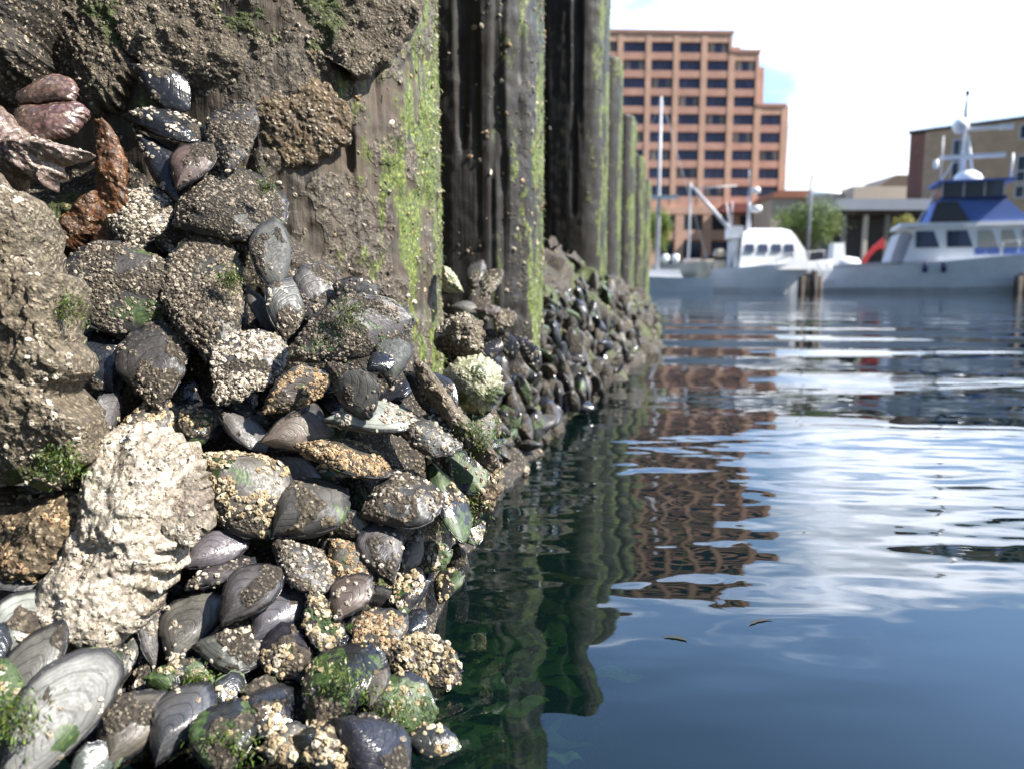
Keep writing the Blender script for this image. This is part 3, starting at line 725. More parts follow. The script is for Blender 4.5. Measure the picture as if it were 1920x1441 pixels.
# ------------------------------------------------ piles
def pile(center, half, yaw, ztop, zbot, label, power, seed, res=(260, 300), mossside=1.0, crustband=None, fine=False, barn=0, tuft=0, corner_moss=.5, lean=(0, 0), tufl=(.004, .012), wood=None, crustk=1.0):
    rng = np.random.default_rng(seed)
    n, m = res
    ph = np.linspace(0, 2 * math.pi, n, endpoint=False)
    if fine:   # denser towards the side that faces the camera and the water
        ph = ph - .55 * np.sin(ph - R(-60)) * .9
    cx, sx = np.cos(ph), np.sin(ph)
    r = (np.abs(cx) ** power + np.abs(sx) ** power) ** (-1 / power)
    z = np.linspace(zbot, ztop, m)
    X = np.tile(r * cx * half, m); Y = np.tile(r * sx * half, m); Z = np.repeat(z, n)
    P = np.stack([X, Y, Z], 1)
    q = grid_quads(m, n, True)
    nr = vnormals(P, q)
    gq = fbm(P * np.array([60, 60, 3.0]) + seed, 4, seed); g2 = fbm(P * np.array([22, 22, 1.2]) + seed, 3, seed + 4)
    lump = fbm(P * 26 + seed, 4, seed + 9)
    ang = np.tile(np.arctan2(sx, cx), m)                       # 0 = towards the water (+x), -90 deg = towards the camera
    side = sstep(R(-62), R(-34), ang) * sstep(R(75), R(20), ang)
    crust = side * sstep(.35, .6, lump) * .9 * crustk
    if crustband is not None: crust = np.maximum(crust, crustband(P, ang, lump))
    crust = np.maximum(crust, sstep(.20, .10, Z) * sstep(.48, .6, lump))
    moss = mossside * sstep(R(-78), R(-12), ang + .5 * (fbm(P * np.array([60, 60, 20]), 3, seed + 3) - .5)) * sstep(R(95), R(45), ang) * sstep(.30, .50, fbm(P * np.array([70, 70, 16]), 4, seed + 2)) * .95 * (.55 + .45 * sstep(.38, .56, fbm(P * np.array([18, 18, 7]) + 31, 3, seed + 70)))
    moss = np.maximum(moss, corner_moss * sstep(.56, .68, fbm(P * 14 + 5, 4, seed + 6)))
    d = .0045 * (g2 - .5) + .0036 * (gq - .5) * (1 - crust * .7) + crust * (.0015 + .006 * (fbm(P * 150, 3, 6) - .4)) + .0035 * (fbm(P * 60, 3, 14) - .5)
    cracks = sstep(.60, .70, fbm(P * np.array([45, 45, 1.6]) + 3, 3, seed + 20)) * (1 - crust)
    d -= .007 * cracks
    P = P + nr * d[:, None]
    P[:, 0] += lean[0] * Z; P[:, 1] += lean[1] * Z
    top = P[-n:].copy(); c = top.mean(0)
    V = [P]
    for f, dz in ((.93, .004), (.6, .006), (.02, .003)):
        w = c + (top - c) * f; w[:, 2] = ztop + dz + .012 * (fbm(w * 40, 3, seed) - .5); V.append(w)
    V = np.concatenate(V); q = grid_quads(m + 3, n, True)
    k = 3 * n; z0 = np.zeros(k)
    mk_ = np.stack([np.concatenate([crust, z0]), np.ones(len(V)), np.concatenate([moss, z0 + .2])], 1)
    o = link('timber_pile', newmesh('timber_pile', V, q, None, {'mask': mk_}), wood or M_WOOD)
    o.location = (center[0], center[1], 0); o.rotation_euler = (0, 0, -yaw)
    tag(o, label, 'pile', 'timber piles along the water')
    # barnacles and algae that have grown on the wood
    vis = lambda p_: (p_[:, 0] > -half * .9) & ((p_[:, 1] < 0) | (p_[:, 0] > half * .4))
    if barn:
        aa = lambda p_: np.arctan2(p_[:, 1], p_[:, 0])
        def f(p_, n_):
            s = sstep(R(-85), R(-35), aa(p_)) * sstep(R(70), R(20), aa(p_))
            base = sstep(.47, .60, fbm(p_ * 48 + seed, 3, 61)) * (.30 + .7 * s)
            return np.maximum(base, .09) * vis(p_) * (p_[:, 2] > -.02)
        bp, bn = scatter(P, q[:(m - 1) * n], f, barn, rng)
        barnacles('barnacle_crust', bp, bn, rng, .0008, .0024 if fine else .0038, T_GREY + T_PALE + T_TAN, o, flat=1.1)
    if tuft:
        aa = lambda p_: np.arctan2(p_[:, 1], p_[:, 0])
        def f(p_, n_):
            s = sstep(R(-60), R(5), aa(p_)) ** 1.5 * sstep(R(95), R(55), aa(p_)) * mossside
            return np.maximum(s * (.35 + .65 * sstep(.33, .52, fbm(p_ * np.array([70, 70, 16]), 4, seed + 2))), .35 * corner_moss * sstep(.57, .66, fbm(p_ * 14 + 5, 4, seed + 6))) * vis(p_) * (p_[:, 2] > .0)
        bp, bn = scatter(P, q[:(m - 1) * n], f, tuft, rng)
        tufts('green_algae', bp, bn, rng, tufl[0], tufl[1], G_PILE, o)
    return o
G_PILE = [(.09, .125, .015), (.145, .18, .03), (.04, .07, .012), (.028, .05, .012), (.22, .22, .07), (.18, .15, .085), (.30, .26, .18), (.05, .09, .02)]
def p1band(P, ang, lump):
    return sstep(R(-100), R(-60), ang) * sstep(.47, .58, lump) * .75
P1 = pile((-.268, .752), .195, R(2), 1.05, -.5, 'nearest timber pile, thick and barnacled with a bright mossy right edge', 2.5, 11, (560, 620), 1.0, p1band, True, 26000, 30000, .45, (-.008, 0), (.0035, .010))
def square_pile(u0, t0, u1, t1, half, ztop, label, seed, **kw):
    """front corner seen at pixel u0 and distance t0, back corner of the water side at u1, t1"""
    a = np.array([(u0 - 960) / FPX * t0, t0]); b = np.array([(u1 - 960) / FPX * t1, t1]); d = (b - a) / np.linalg.norm(b - a)
    c = (a + b) / 2 - half * np.array([d[1], -d[0]])
    return pile(c, half, math.atan2(d[0], d[1]), ztop, -.5, label, kw.pop('power', 5.0), seed, wood=M_WOOD_SHADE, **kw)
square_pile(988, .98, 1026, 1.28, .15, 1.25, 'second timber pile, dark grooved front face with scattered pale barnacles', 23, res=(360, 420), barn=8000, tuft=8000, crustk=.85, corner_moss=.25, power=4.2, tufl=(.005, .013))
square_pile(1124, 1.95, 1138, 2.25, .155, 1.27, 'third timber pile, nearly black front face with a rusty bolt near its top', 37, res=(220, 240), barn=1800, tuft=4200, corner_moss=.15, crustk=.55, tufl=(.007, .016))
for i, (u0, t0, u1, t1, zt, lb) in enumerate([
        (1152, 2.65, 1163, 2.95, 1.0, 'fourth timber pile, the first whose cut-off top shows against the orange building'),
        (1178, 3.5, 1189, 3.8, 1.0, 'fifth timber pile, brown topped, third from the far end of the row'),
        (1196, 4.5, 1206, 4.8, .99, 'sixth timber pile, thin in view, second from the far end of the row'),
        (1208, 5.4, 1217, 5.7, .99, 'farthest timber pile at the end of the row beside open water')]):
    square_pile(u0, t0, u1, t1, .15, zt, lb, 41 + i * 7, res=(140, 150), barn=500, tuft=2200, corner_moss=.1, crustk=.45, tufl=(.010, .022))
# rusty bolt with its washer on the third pile
bolt = empty('rusty_bolt', at(1097, 62, 1.905))
tag(bolt, 'rusty round bolt head with a drip, high on the third pile', 'bolt')
M_IRON = mat_plain('rusted_iron', (.13, .050, .035), .8, .35, 40, .002)
k_ = MB(); k_.tube([(0, -.030, 0), (0, -.022, 0), (0, .008, 0)], .018, 14); k_.build('bolt_head', M_IRON, bolt, True)
k_ = MB(); k_.tube([(0, -.012, 0), (0, -.004, 0)], .026, 18); k_.build('washer', M_IRON, bolt, True)
k_ = MB(); k_.tube([(-.01, -.006, .02), (-.013, -.006, .07), (-.009, -.006, .13)], .005, 6, .002); k_.build('drip_stain', mat_plain('lime_drip', (.45, .40, .36), .7), bolt, True)

# plank wall added behind the piles as dark backing to block light
M_BACKING = mat_plain('dark_backing_planks', (.030, .025, .020), .7, .4, 8, .004)
wl_ = empty('backing_wall', (-.66, 1.0, 0), -R(11)); tag(wl_, 'added dark plank backing wall behind the timber piles, blocking light', 'wall')
k_ = MB()
for i in range(9): k_.box(-.05, 0 + .004 * (i % 2), -3.5, 6.2, -.5 + i * .18, -.5 + i * .18 + .172)
k_.build('planks', M_BACKING, wl_)

# ------------------------------------------------ rubble bank along the feet of the farther piles
WL = np.array([(-.045, .30), (-.055, .46), (-.035, .62), (.055, 1.02), (.165, 1.41), (.33, 1.98), (.56, 2.86), (.93, 4.9), (1.15, 6.2)])
TP = np.array([(-.25, .30, .02), (-.20, .46, .04), (-.16, .62, .06), (-.06, .96, .10), (.06, 1.3, .17), (.25, 2.1, .225), (.41, 2.9, .2), (.80, 4.9, .18), (1.02, 6.2, .16)])
def bank_pt(s, f):
    """s along 0..1, f from the waterline (0) to the pile face (1); negative f goes under water"""
    i = s * (len(WL) - 1); k = np.arange(len(WL))
    wx, wy = np.interp(i, k, WL[:, 0]), np.interp(i, k, WL[:, 1])
    tx, ty, tz = (np.interp(i, k, TP[:, j]) for j in range(3))
    x = wx + (tx - wx) * f; y = wy + (ty - wy) * f
    z = np.where(f >= 0, tz * np.maximum(f, 0) ** .8, f * .55)
    return np.stack([x, y, z], -1)
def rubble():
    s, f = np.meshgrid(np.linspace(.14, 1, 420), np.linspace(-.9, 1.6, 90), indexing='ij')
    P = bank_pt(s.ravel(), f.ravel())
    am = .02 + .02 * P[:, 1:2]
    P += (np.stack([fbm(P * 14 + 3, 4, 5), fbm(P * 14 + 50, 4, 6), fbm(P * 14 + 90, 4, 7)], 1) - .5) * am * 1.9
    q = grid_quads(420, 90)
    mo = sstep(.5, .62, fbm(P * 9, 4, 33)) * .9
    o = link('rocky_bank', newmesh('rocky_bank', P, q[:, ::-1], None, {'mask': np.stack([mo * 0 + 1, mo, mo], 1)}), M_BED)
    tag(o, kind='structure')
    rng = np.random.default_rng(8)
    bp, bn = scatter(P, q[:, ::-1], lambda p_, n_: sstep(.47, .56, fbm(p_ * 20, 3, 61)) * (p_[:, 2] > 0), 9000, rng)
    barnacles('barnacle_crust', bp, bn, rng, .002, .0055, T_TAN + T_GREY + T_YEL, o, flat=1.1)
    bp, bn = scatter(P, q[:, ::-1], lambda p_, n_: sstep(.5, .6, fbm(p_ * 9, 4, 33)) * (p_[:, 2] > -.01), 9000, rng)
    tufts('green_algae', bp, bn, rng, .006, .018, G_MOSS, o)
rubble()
def far_mussels():
    rng = np.random.default_rng(77)
    protos = []; cache = {}; cq = {}
    kinds = [('m', 1.0, 'grey'), ('c', 1.0, 'crusted'), ('k', 1.0, 'black'), ('cw', .8, 'pale'), ('g', 1.0, 'mossy'), ('p', .5, 'whitish')]
    for i, (sty, bf, w) in enumerate(kinds):
        tint, rough, cr, dens, tints, mo, rr_ = STY[sty]
        L, W = .062, .036
        vs, qs, ms, k = [], [], [], 0
        for sgn in (1, -1):
            P, q, mk_ = valve_geom(L, W, W * .34, sgn, 300 + i * 9, cr, .55, 14, 40, moss=mo)
            vs.append(P); qs.append(q + k); ms.append(mk_); k += len(P)
        P = np.concatenate(vs); q = np.concatenate(qs); mk_ = np.concatenate(ms)
        ti = np.concatenate([np.repeat(np.array(tint)[None] * 1.0, len(P), 0), np.full((len(P), 1), rough)], 1)
        me = newmesh('mussel', P, q, None, {'mask': mk_, 'tint': ti}); me.materials.append(M_SHELL)
        protos.append((me, w))
    extra = MB(); ek = [[], []]
    zones = [(.11, .26, 'along the wet outer edge of the near bed', 20), (.26, .40, 'at the foot of the second pile', 26), (.40, .56, 'in the rubble between the second and third piles', 28), (.56, .72, 'in the rubble below the third and fourth piles', 18), (.72, .99, 'at the far feet of the pile row', 10)]
    for s0, s1, where, cnt in zones:
        for j in range(cnt * (4 if s0 < .2 else 8)):
            s = s0 + (s1 - s0) * rng.random(); f = .02 + .98 * rng.random() ** .9
            p = bank_pt(np.array([s]), np.array([f]))[0]
            me, w = protos[rng.choice(len(protos), p=[.24, .24, .20, .10, .18, .04])]
            o = bpy.data.objects.new('mussel', me); COL.objects.link(o)
            p = p + rng.normal(size=3) * np.array([.008, .01, .006]); p[2] = max(p[2] + .008 + .012 * rng.random(), .004)
            o.location = tuple(p)
            o.rotation_euler = tuple(rng.uniform(-math.pi, math.pi, 3)); k = (.34 if s < .26 else .40) + .55 * rng.random() ** 1.5 + .09 * p[1]
            o.scale = (k, k, k * (.9 + .3 * rng.random()))
            if j >= cnt:                          # the rest of the rubble is one mass
                bpy.context.view_layer.update(); mv = np.array([v_.co for v_ in me.vertices]) if me.name not in cache else cache[me.name]
                cache[me.name] = mv; mw = np.array(o.matrix_basis); qs_ = np.array([p_.vertices[:] for p_ in me.polygons]) if me.name not in cq else cq[me.name]; cq[me.name] = qs_
                extra.add(mv @ mw[:3, :3].T + mw[:3, 3] - np.array([0, 0, .004]), qs_)
                for kk, an in ((0, 'mask'), (1, 'tint')):
                    buf = np.zeros(len(mv) * 4, np.float32); me.attributes[an].data.foreach_get('color', buf); ek[kk].append(buf.reshape(-1, 4))
                bpy.data.objects.remove(o); continue
            tag(o, 'small blurred %s mussel lying %s' % (w, where), 'mussel', '%s mussels %s' % (w, where))
    o = link('mussel_rubble', newmesh('mussel_rubble', np.concatenate(extra.v), np.concatenate(extra.q), None, {'mask': np.concatenate(ek[0]), 'tint': np.concatenate(ek[1])}), M_SHELL)
    tag(o, 'dense blurred mass of small mussels heaped along the feet of the piles', 'mussel rubble', None, 'stuff')
far_mussels()
# ================================================================ the nearby shells, one by one
MUSSELS = [
 # u, v, long px, short px, angle, style, label, options
 (300, 162, 118, 72, -38, 'k', 'glossy black mussel wedged under the crusted rocks at the top', dict(t=.515, roll=-10)),
 (318, 238, 150, 78, -14, 'k', 'black mussel with round white spots and a pale flat edge on top', dict(t=.50, roll=30, barn=2.5)),
 (302, 312, 150, 62, -56, 'k', 'slim glossy black mussel with white spots, slanting down to the right', dict(t=.492, roll=-12, barn=2.5)),
 (362, 310, 108, 66, 52, 'br', 'small smooth brown mussel standing beside the white-spotted black ones', dict(t=.488, roll=15)),
 (440, 256, 128, 88, 76, 'c', 'round crusted mussel right of the white-spotted ones, below the top rocks', dict(t=.505)),
 (432, 392, 200, 148, 12, 'c', 'very wide dark crusted mussel with a green tag at its upper right corner', dict(t=.495, crust=.8, thick=.2)),
 (266, 410, 135, 112, 62, 'cw', 'pale crusted mussel beside the rusty orange flake', dict(t=.48, thick=.24)),
 (516, 484, 152, 74, 93, 'bg', 'tall smooth grey mussel with black specks against bare wood', dict(t=.482, roll=-12)),
 (400, 560, 268, 142, 97, 'c', 'tall broad crusted mussel with a green tuft in the middle', dict(t=.468, crust=.72, thick=.22, barn=1.3, moss=.05)),
 (246, 530, 222, 168, 172, 'c', 'big dark brown crusted mussel, broadest of the left group', dict(t=.462, crust=.85, thick=.2, moss=.12)),
 (203, 680, 168, 108, 93, 'k', 'smooth blue-black mussel left of a round crusted one', dict(t=.452, barn=1.2)),
 (297, 682, 162, 122, 88, 'c', 'round grey crusted mussel touching the smooth blue-black one', dict(t=.446, barn=1.2)),
 (543, 578, 126, 78, 78, 'm', 'grey mussel with black rim below the tall speckled grey one', dict(t=.472, roll=-22)),
 (486, 578, 104, 38, -56, 'bg', 'narrow olive mussel squeezed between two crusted mussels', dict(t=.475, roll=20)),
 (597, 548, 108, 88, 62, 'c', 'brownish crusted mussel at the top edge, against bare wood', dict(t=.487)),
 (680, 550, 108, 64, 168, 'm', 'black rimmed barnacled mussel at the foot of the mossy corner', dict(t=.487, roll=12)),
 (466, 690, 168, 116, 46, 'cw', 'oval mussel thickly dotted with whitish barnacles in mid picture', dict(t=.444, barn=1.5)),
 (660, 628, 238, 116, 18, 'c', 'large slanted mussel with a white crusted ridge and green smear on top', dict(t=.456, roll=-20, barn=1.2, moss=.12)),
 (740, 665, 116, 72, 78, 'bg', 'upright grey-brown mussel under the large slanted one', dict(t=.462, roll=-10)),
 (712, 683, 54, 40, 25, 'k', 'tiny black mussel lying on the grey-brown one', dict(t=.445)),
 (556, 736, 138, 72, 27, 'ct', 'mussel with a black upper rim and tan barnacle side', dict(t=.441, roll=-42, barn=1.5)),
 (658, 728, 126, 78, -52, 'bg', 'mossy grey mussel with a barnacled edge, standing on a bright one', dict(t=.428, roll=-30, barn=2)),
 (700, 786, 176, 72, 0, 'pn', 'bright pearly mussel with black rim and white barnacles at its right end', dict(t=.434, roll=24)),
 (806, 736, 124, 72, -42, 'k', 'bare black mussel beneath a long straight crusted ridge', dict(t=.455, roll=-12)),
 (556, 816, 132, 78, 8, 'br', 'smooth brown mussel with thin black rim and barnacled underside', dict(t=.430, roll=-18)),
 (452, 806, 116, 50, -40, 'b', 'narrow grey mussel with dark edge, slanting down to the right', dict(t=.434, roll=20)),
 (380, 800, 96, 80, 48, 'ky', 'dark round mussel with a double black rim and few barnacles', dict(t=.438)),
 (290, 792, 116, 78, 8, 'cy', 'mussel covered in yellowish barnacles left of the dark round one', dict(t=.436)),
 (203, 780, 92, 50, 70, 'm', 'small dark mussel above the white oyster, half hidden', dict(t=.43, roll=-30)),
 (646, 860, 182, 72, -16, 'ct', 'long dark mussel with a tan barnacle band along its lower side', dict(t=.425, roll=25, barn=1.5)),
 (806, 818, 128, 78, -14, 'm', 'mussel with pearly chipped right end beside the long ridge', dict(t=.438, roll=12, barn=1.3)),
 (540, 888, 126, 58, -15, 'br', 'dark brown mussel half covered by its neighbours in the middle', dict(t=.432, roll=14)),
 (452, 922, 212, 152, -42, 'cy', 'large round mussel with a cake of cream barnacles and bare grey rim', dict(t=.408, thick=.26, barn=1.2)),
 (578, 958, 156, 122, 33, 'bg', 'big smooth grey-green mussel with black speckles', dict(t=.411, thick=.26)),
 (752, 944, 156, 112, 14, 'm', 'dark round mussel with a line of barnacles in front of mossy edge', dict(t=.42, roll=8)),
 (836, 935, 170, 58, -66, 'g', 'mossy edged mussel behind the dark round one', dict(t=.438, roll=30)),
 (645, 984, 108, 48, -18, 'p', 'pale wedge of a mussel showing its whitish edge', dict(t=.412, roll=-30)),
 (722, 1030, 128, 84, 98, 'b', 'smooth grey mussel with barnacle dots at its lower end', dict(t=.408, roll=-8)),
 (566, 1062, 136, 84, -40, 'm', 'grey mussel with a thick toothed barnacle edge on the right', dict(t=.392, roll=24, barn=2)),
 (655, 1062, 122, 100, -58, 'ct', 'dark mussel with tan barnacles behind a small grey one', dict(t=.402)),
 (658, 1120, 104, 74, 54, 'b', 'small grey mussel with cream barnacles on its upper end', dict(t=.384, barn=2.5)),
 (404, 1034, 128, 68, 22, 'bb', 'glossy blue mussel with a bright rim above a dark one', dict(t=.39, roll=-6)),
 (414, 1074, 132, 52, 22, 'm', 'dark mussel with barnacled lower edge under the glossy blue one', dict(t=.386, roll=25)),
 (470, 1114, 138, 92, 44, 'bb', 'bright blue-grey bare mussel with fine growth lines', dict(t=.370, thick=.28)),
 (520, 1152, 136, 86, 46, 'bb', 'blue rimmed mussel with tan patch, tucked under the bright blue-grey one', dict(t=.378, thick=.26)),
 (358, 1172, 146, 98, 60, 'b', 'smooth dull grey mussel with barnacles on its lower right', dict(t=.368, barn=2.5)),
 (290, 1182, 134, 52, 85, 'm', 'narrow dark mussel with barnacled edges beside the dull grey one', dict(t=.366, roll=-30, barn=2)),
 (218, 1242, 172, 76, 68, 'm', 'gaping dark mussel with brown side, left of a thin pale-edged one', dict(t=.352, roll=20)),
 (270, 1258, 116, 34, 78, 'cw', 'thin mussel seen edge on with a pale toothed rim', dict(t=.356, roll=50)),
 (434, 1216, 132, 98, -6, 'b', 'dark grey mussel with scattered barnacle clumps', dict(t=.36, barn=2.5)),
 (548, 1228, 128, 98, 112, 'ky', 'black pebbly mussel with a cluster of yellow barnacles', dict(t=.362)),
 (600, 1162, 116, 66, -72, 'cy', 'mussel wholly covered in yellowish barnacles with a dark rim', dict(t=.374, roll=20, crust=.7)),
 (650, 1192, 76, 34, 82, 'k', 'thin black mussel between two barnacled ones', dict(t=.378)),
 (706, 1192, 132, 84, 38, 'ct', 'grey rimmed mussel with a brown barnacle cake on top', dict(t=.378, barn=1.3)),
 (786, 1242, 160, 88, -18, 'cy', 'yellow barnacled mussel reaching out over the water', dict(t=.372, crust=.7, barn=1.5, roll=-20)),
 (640, 1286, 178, 130, 58, 'ky', 'large black mussel with green weed and yellow barnacles', dict(t=.342, moss=.3)),
 (500, 1335, 122, 98, -22, 'ky', 'wet black mussel with yellow barnacles below a dark gap', dict(t=.333)),
 (540, 1400, 100, 74, 0, 'cy', 'small mussel capped with golden barnacles at the lower edge', dict(t=.312, barn=1.6)),
 (612, 1402, 140, 88, -18, 'ky', 'wet black mussel with creamy barnacles along its upper side', dict(t=.313, barn=1.4)),
 (742, 1326, 154, 108, -8, 'g', 'black mussel with green weed at the water edge', dict(t=.34)),
 (708, 1288, 76, 36, 68, 'p', 'small pale wedge shaped mussel above the weedy black ones', dict(t=.338, roll=30)),
 (694, 1398, 176, 104, -38, 'k', 'long wet black mussel at the lower water edge', dict(t=.315, roll=14)),
 (808, 1398, 116, 66, -16, 'g', 'wet green mussel just touching the water, lowest on the right', dict(t=.325)),
 (250, 1366, 158, 112, 52, 'br', 'smooth grey-brown mussel beside a shiny blue one at the bottom', dict(t=.318, thick=.26)),
 (340, 1352, 156, 102, 58, 'bb', 'shiny blue-grey mussel with barnacles down its left edge', dict(t=.322, thick=.28, barn=2)),
 (118, 1342, 268, 142, 53, 'p', 'big whitish mussel in the lower left, palest of all', dict(t=.30, thick=.24, square=.5)),
 (58, 1270, 218, 92, 64, 'b', 'long grey mussel left of the big whitish one', dict(t=.315, thick=.26)),
 (46, 1168, 140, 98, 50, 'pn', 'pearly edged mussel with cream barnacles at the left edge', dict(t=.335)),
 (2, 1335, 190, 92, 92, 'g', 'black mussel with a thick green algae patch at the left edge', dict(t=.295, moss=.6)),
 (-4, 1215, 90, 50, 80, 'k', 'sliver of a glossy black mussel at the left edge', dict(t=.32)),
 (36, 1086, 128, 42, 178, 'm', 'pointed grey mussel lying flat under the brown oyster', dict(t=.352, roll=-28)),
 (425, 1386, 142, 118, 78, 'g', 'wet black and green mussel at the bottom, right of the shiny blue one', dict(t=.312)),
 (172, 1436, 96, 70, 40, 'bb', 'blue mussel cut by the bottom edge', dict(t=.30)),
 (338, 1280, 130, 76, -10, 'ky', 'dark mussel with moss and barnacles in the gap above the shiny blue one', dict(t=.345, moss=.3)),
 (762, 1112, 104, 66, 70, 'ky', 'wet dark barnacled mussel near the water', dict(t=.412)),
 (808, 1050, 84, 56, 30, 'g', 'wet glinting mussel by the water, below the mossy edged one', dict(t=.445)),
 (842, 1095, 76, 50, 60, 'g', 'small wet weedy mussel at the water line', dict(t=.45)),
 (872, 985, 84, 52, -50, 'g', 'weedy wet mussel on the outer edge of the bed', dict(t=.50)),
 (770, 1176, 80, 52, 55, 'k', 'small blue-black wet mussel above the one reaching over the water', dict(t=.40)),
 (908, 802, 88, 68, 80, 'c', 'crusted lump of a mussel under the bright green shell', dict(t=.53, moss=.2)),
 (860, 880, 120, 86, -40, 'g', 'brown-green mussel below the end of the long ridge', dict(t=.475, moss=.35, crust=.5)),
 (866, 636, 100, 88, 100, 'cw', 'pale crusted mussel above the bright green shell', dict(t=.60, moss=.2, thick=.32)),
 (896, 520, 66, 36, 80, 'm', 'grey mussel in the small clump on the second pile, top left', dict(t=.92)),
 (922, 530, 60, 34, 60, 'cw', 'knobbly pale mussel in the small clump on the second pile', dict(t=.91)),
 (905, 570, 72, 38, 100, 'm', 'upright mussel hanging lowest in the small clump on the second pile', dict(t=.90)),
 (872, 578, 56, 24, -8, 'b', 'flat pale topped mussel left under the small clump', dict(t=.89)),
 (918, 585, 60, 24, -12, 'b', 'flat grey topped mussel in deep shade under the small clump', dict(t=.88)),
 (946, 602, 48, 40, 45, 'cw', 'round whitish crusted mussel on the second pile', dict(t=.88, thick=.36)),
 (950, 645, 62, 34, -60, 'k', 'dark mussel with a pale edge below the round whitish one', dict(t=.88, roll=-20)),
 (920, 650, 80, 60, 60, 'k', 'broad dark mussel in shade behind the bright green shell', dict(t=.88)),
 (988, 660, 84, 34, -58, 'k', 'slim blue-black mussel at the foot of the second pile', dict(t=.95)),
]
for (u, v, L_, W_, ang, sty, lb, kw) in MUSSELS:
    mussel(u, v, L_, W_, ang, sty, lb, group='mussels of the near bed', **kw)

# mussels deep in the gaps between the others
_rng = np.random.default_rng(12)
_n = 0
while _n < 102:
    u = _rng.uniform(-40, 840); v = _rng.uniform(430, 1440)
    if v < np.interp(u, [0, 420, 520, 620, 760, 840], [380, 430, 540, 600, 700, 800]): continue
    near = v > 1100
    s = _rng.uniform(70, 125) if _n < 58 else _rng.uniform(60, 98)
    mussel(u, v, s, s * _rng.uniform(.5, .68), _rng.uniform(0, 360), ['k', 'm', 'ky', 'k', 'g' if near else 'k', 'm'][_rng.integers(0, 6)],
           'dark mussel jammed deep in a gap between larger ones', dt=(.016 + .010 * _rng.random()) if _n < 58 else (.005 + .008 * _rng.random()), roll=_rng.uniform(-48, 48), group='mussels deep in the gaps', seed=500 + _n, hi=False)
    _n += 1

# ------------------------------------------------ oysters, crusted stones, flakes
slab('crusted_rock', [(255, -60), (520, -60), (760, -60), (742, 30), (700, 95), (652, 122), (636, 95), (600, 122), (556, 108), (520, 128), (455, 182), (400, 176), (335, 170), (296, 150), (262, 92)], .545, .006, M_CRUST, 'wide grey crusted rock with a ragged lower edge along the top', 'rock', 101, barn=2600, moss=.0, mossd=[(560, 20, 90), (470, 30, 60)], btints=T_GREY, br=(.7, 1.7), edge=.006, back=.02, tilt=(.33, 0), amp=(.006, .004, .0015))
slab('crusted_rock', [(40, -60), (150, -60), (262, -60), (268, 30), (262, 90), (248, 150), (206, 208), (160, 200), (128, 150), (80, 100), (40, 50)], .525, .014, M_CRUST, 'rounded brown-grey crusted rock over a black hole at the upper left', 'rock', 102, barn=1100, mossd=[(240, 60, 45), (200, 20, 40)], btints=T_GREY, br=(.6, 1.5), edge=.006, back=.035, amp=(.005, .003, .0015), moss=.25)
slab('crusted_rock', [(-60, -60), (60, -60), (70, 0), (40, 60), (60, 110), (30, 150), (-60, 170)], .47, .02, M_BED, 'dark wet rock in the upper left corner', 'rock', 103, barn=150, back=.03)
slab('flat_oyster', [(468, 200), (500, 165), (556, 145), (606, 150), (650, 205), (640, 262), (585, 300), (540, 312), (500, 272), (478, 236)], .556, .006, M_BROWN, 'flat brown oyster shell stuck on the wood under the wide rock', 'oyster', 104, barn=330, btints=T_PALE, br=(.6, 1.4), edge=.003, terr=.0006, back=.012, bmask=.5, tilt=(.28, 0), amp=(.004, .0022, .001))
slab('pink_oyster', [(28, 176), (58, 150), (92, 132), (126, 144), (142, 170), (138, 192), (96, 196), (50, 200)], .428, .007, M_PURPLE, 'shiny purple oyster lip curling out at the upper left, uppermost of two', 'oyster', 105, tilt=(0, .5), edge=.0008, amp=(.004, .0006, .0001), power=1.5, back=.006)
slab('pink_oyster', [(34, 196), (90, 190), (136, 186), (154, 200), (148, 236), (124, 262), (80, 274), (44, 262), (30, 228)], .424, .008, M_PURPLE, 'glossy brown-purple oyster plate just under the uppermost purple lip', 'oyster', 118, tilt=(0, .4), edge=.0012, amp=(.005, .0009, .0002), power=1.6, back=.008)
slab('pink_oyster', [(-60, 190), (10, 208), (50, 252), (100, 272), (164, 287), (120, 314), (118, 340), (100, 358), (70, 336), (20, 350), (-60, 350)], .41, .016, M_PINK, 'ruffled pale pink oyster edge with a pointed tip, below the purple lip', 'oyster', 106, edge=.003, ruffle=.0015, amp=(.007, .0035, .0015), back=.010, center=(20, 285), barn=120, btints=T_PALE)
slab('rough_oyster', [(-80, 345), (0, 345), (52, 372), (66, 420), (60, 486), (112, 520), (126, 590), (130, 640), (148, 692), (122, 752), (160, 800), (138, 880), (88, 922), (40, 905), (-80, 890)], .360, .020, M_OYST, 'big rough oyster along the left edge with green weed at its foot', 'oyster', 107, barn=1100, btints=T_GREY + T_PALE, edge=.005, back=.03, center=(-10, 640), mossd=[(110, 870, 40), (60, 905, 45)], br=(.7, 1.9), terr=.002)
slab('white_oyster', [(150, 905), (150, 850), (205, 812), (262, 812), (312, 846), (345, 900), (330, 1000), (330, 1070), (290, 1130), (252, 1182), (172, 1202), (118, 1188), (92, 1130), (112, 1060), (140, 985)], .366, .022, M_WHITE, 'brilliant white oyster shell in full sun, lower left', 'oyster', 108, barn=700, btints=T_PALE + [(.6, .56, .5)], edge=.006, back=.025, tilt=(.05, .34), amp=(.010, .0026, .0010), br=(.7, 1.8), bmask=.55)
slab('grey_oyster', [(268, 822), (318, 835), (360, 878), (394, 948), (386, 992), (348, 1012), (326, 985), (312, 930), (292, 870)], .374, .008, M_GREYO, 'grey-pink scalloped oyster lip at the right of the white shell', 'oyster', 109, barn=160, btints=T_PALE, edge=.004, tilt=(.3, .5), ruffle=.001, amp=(.005, .002, .0008))
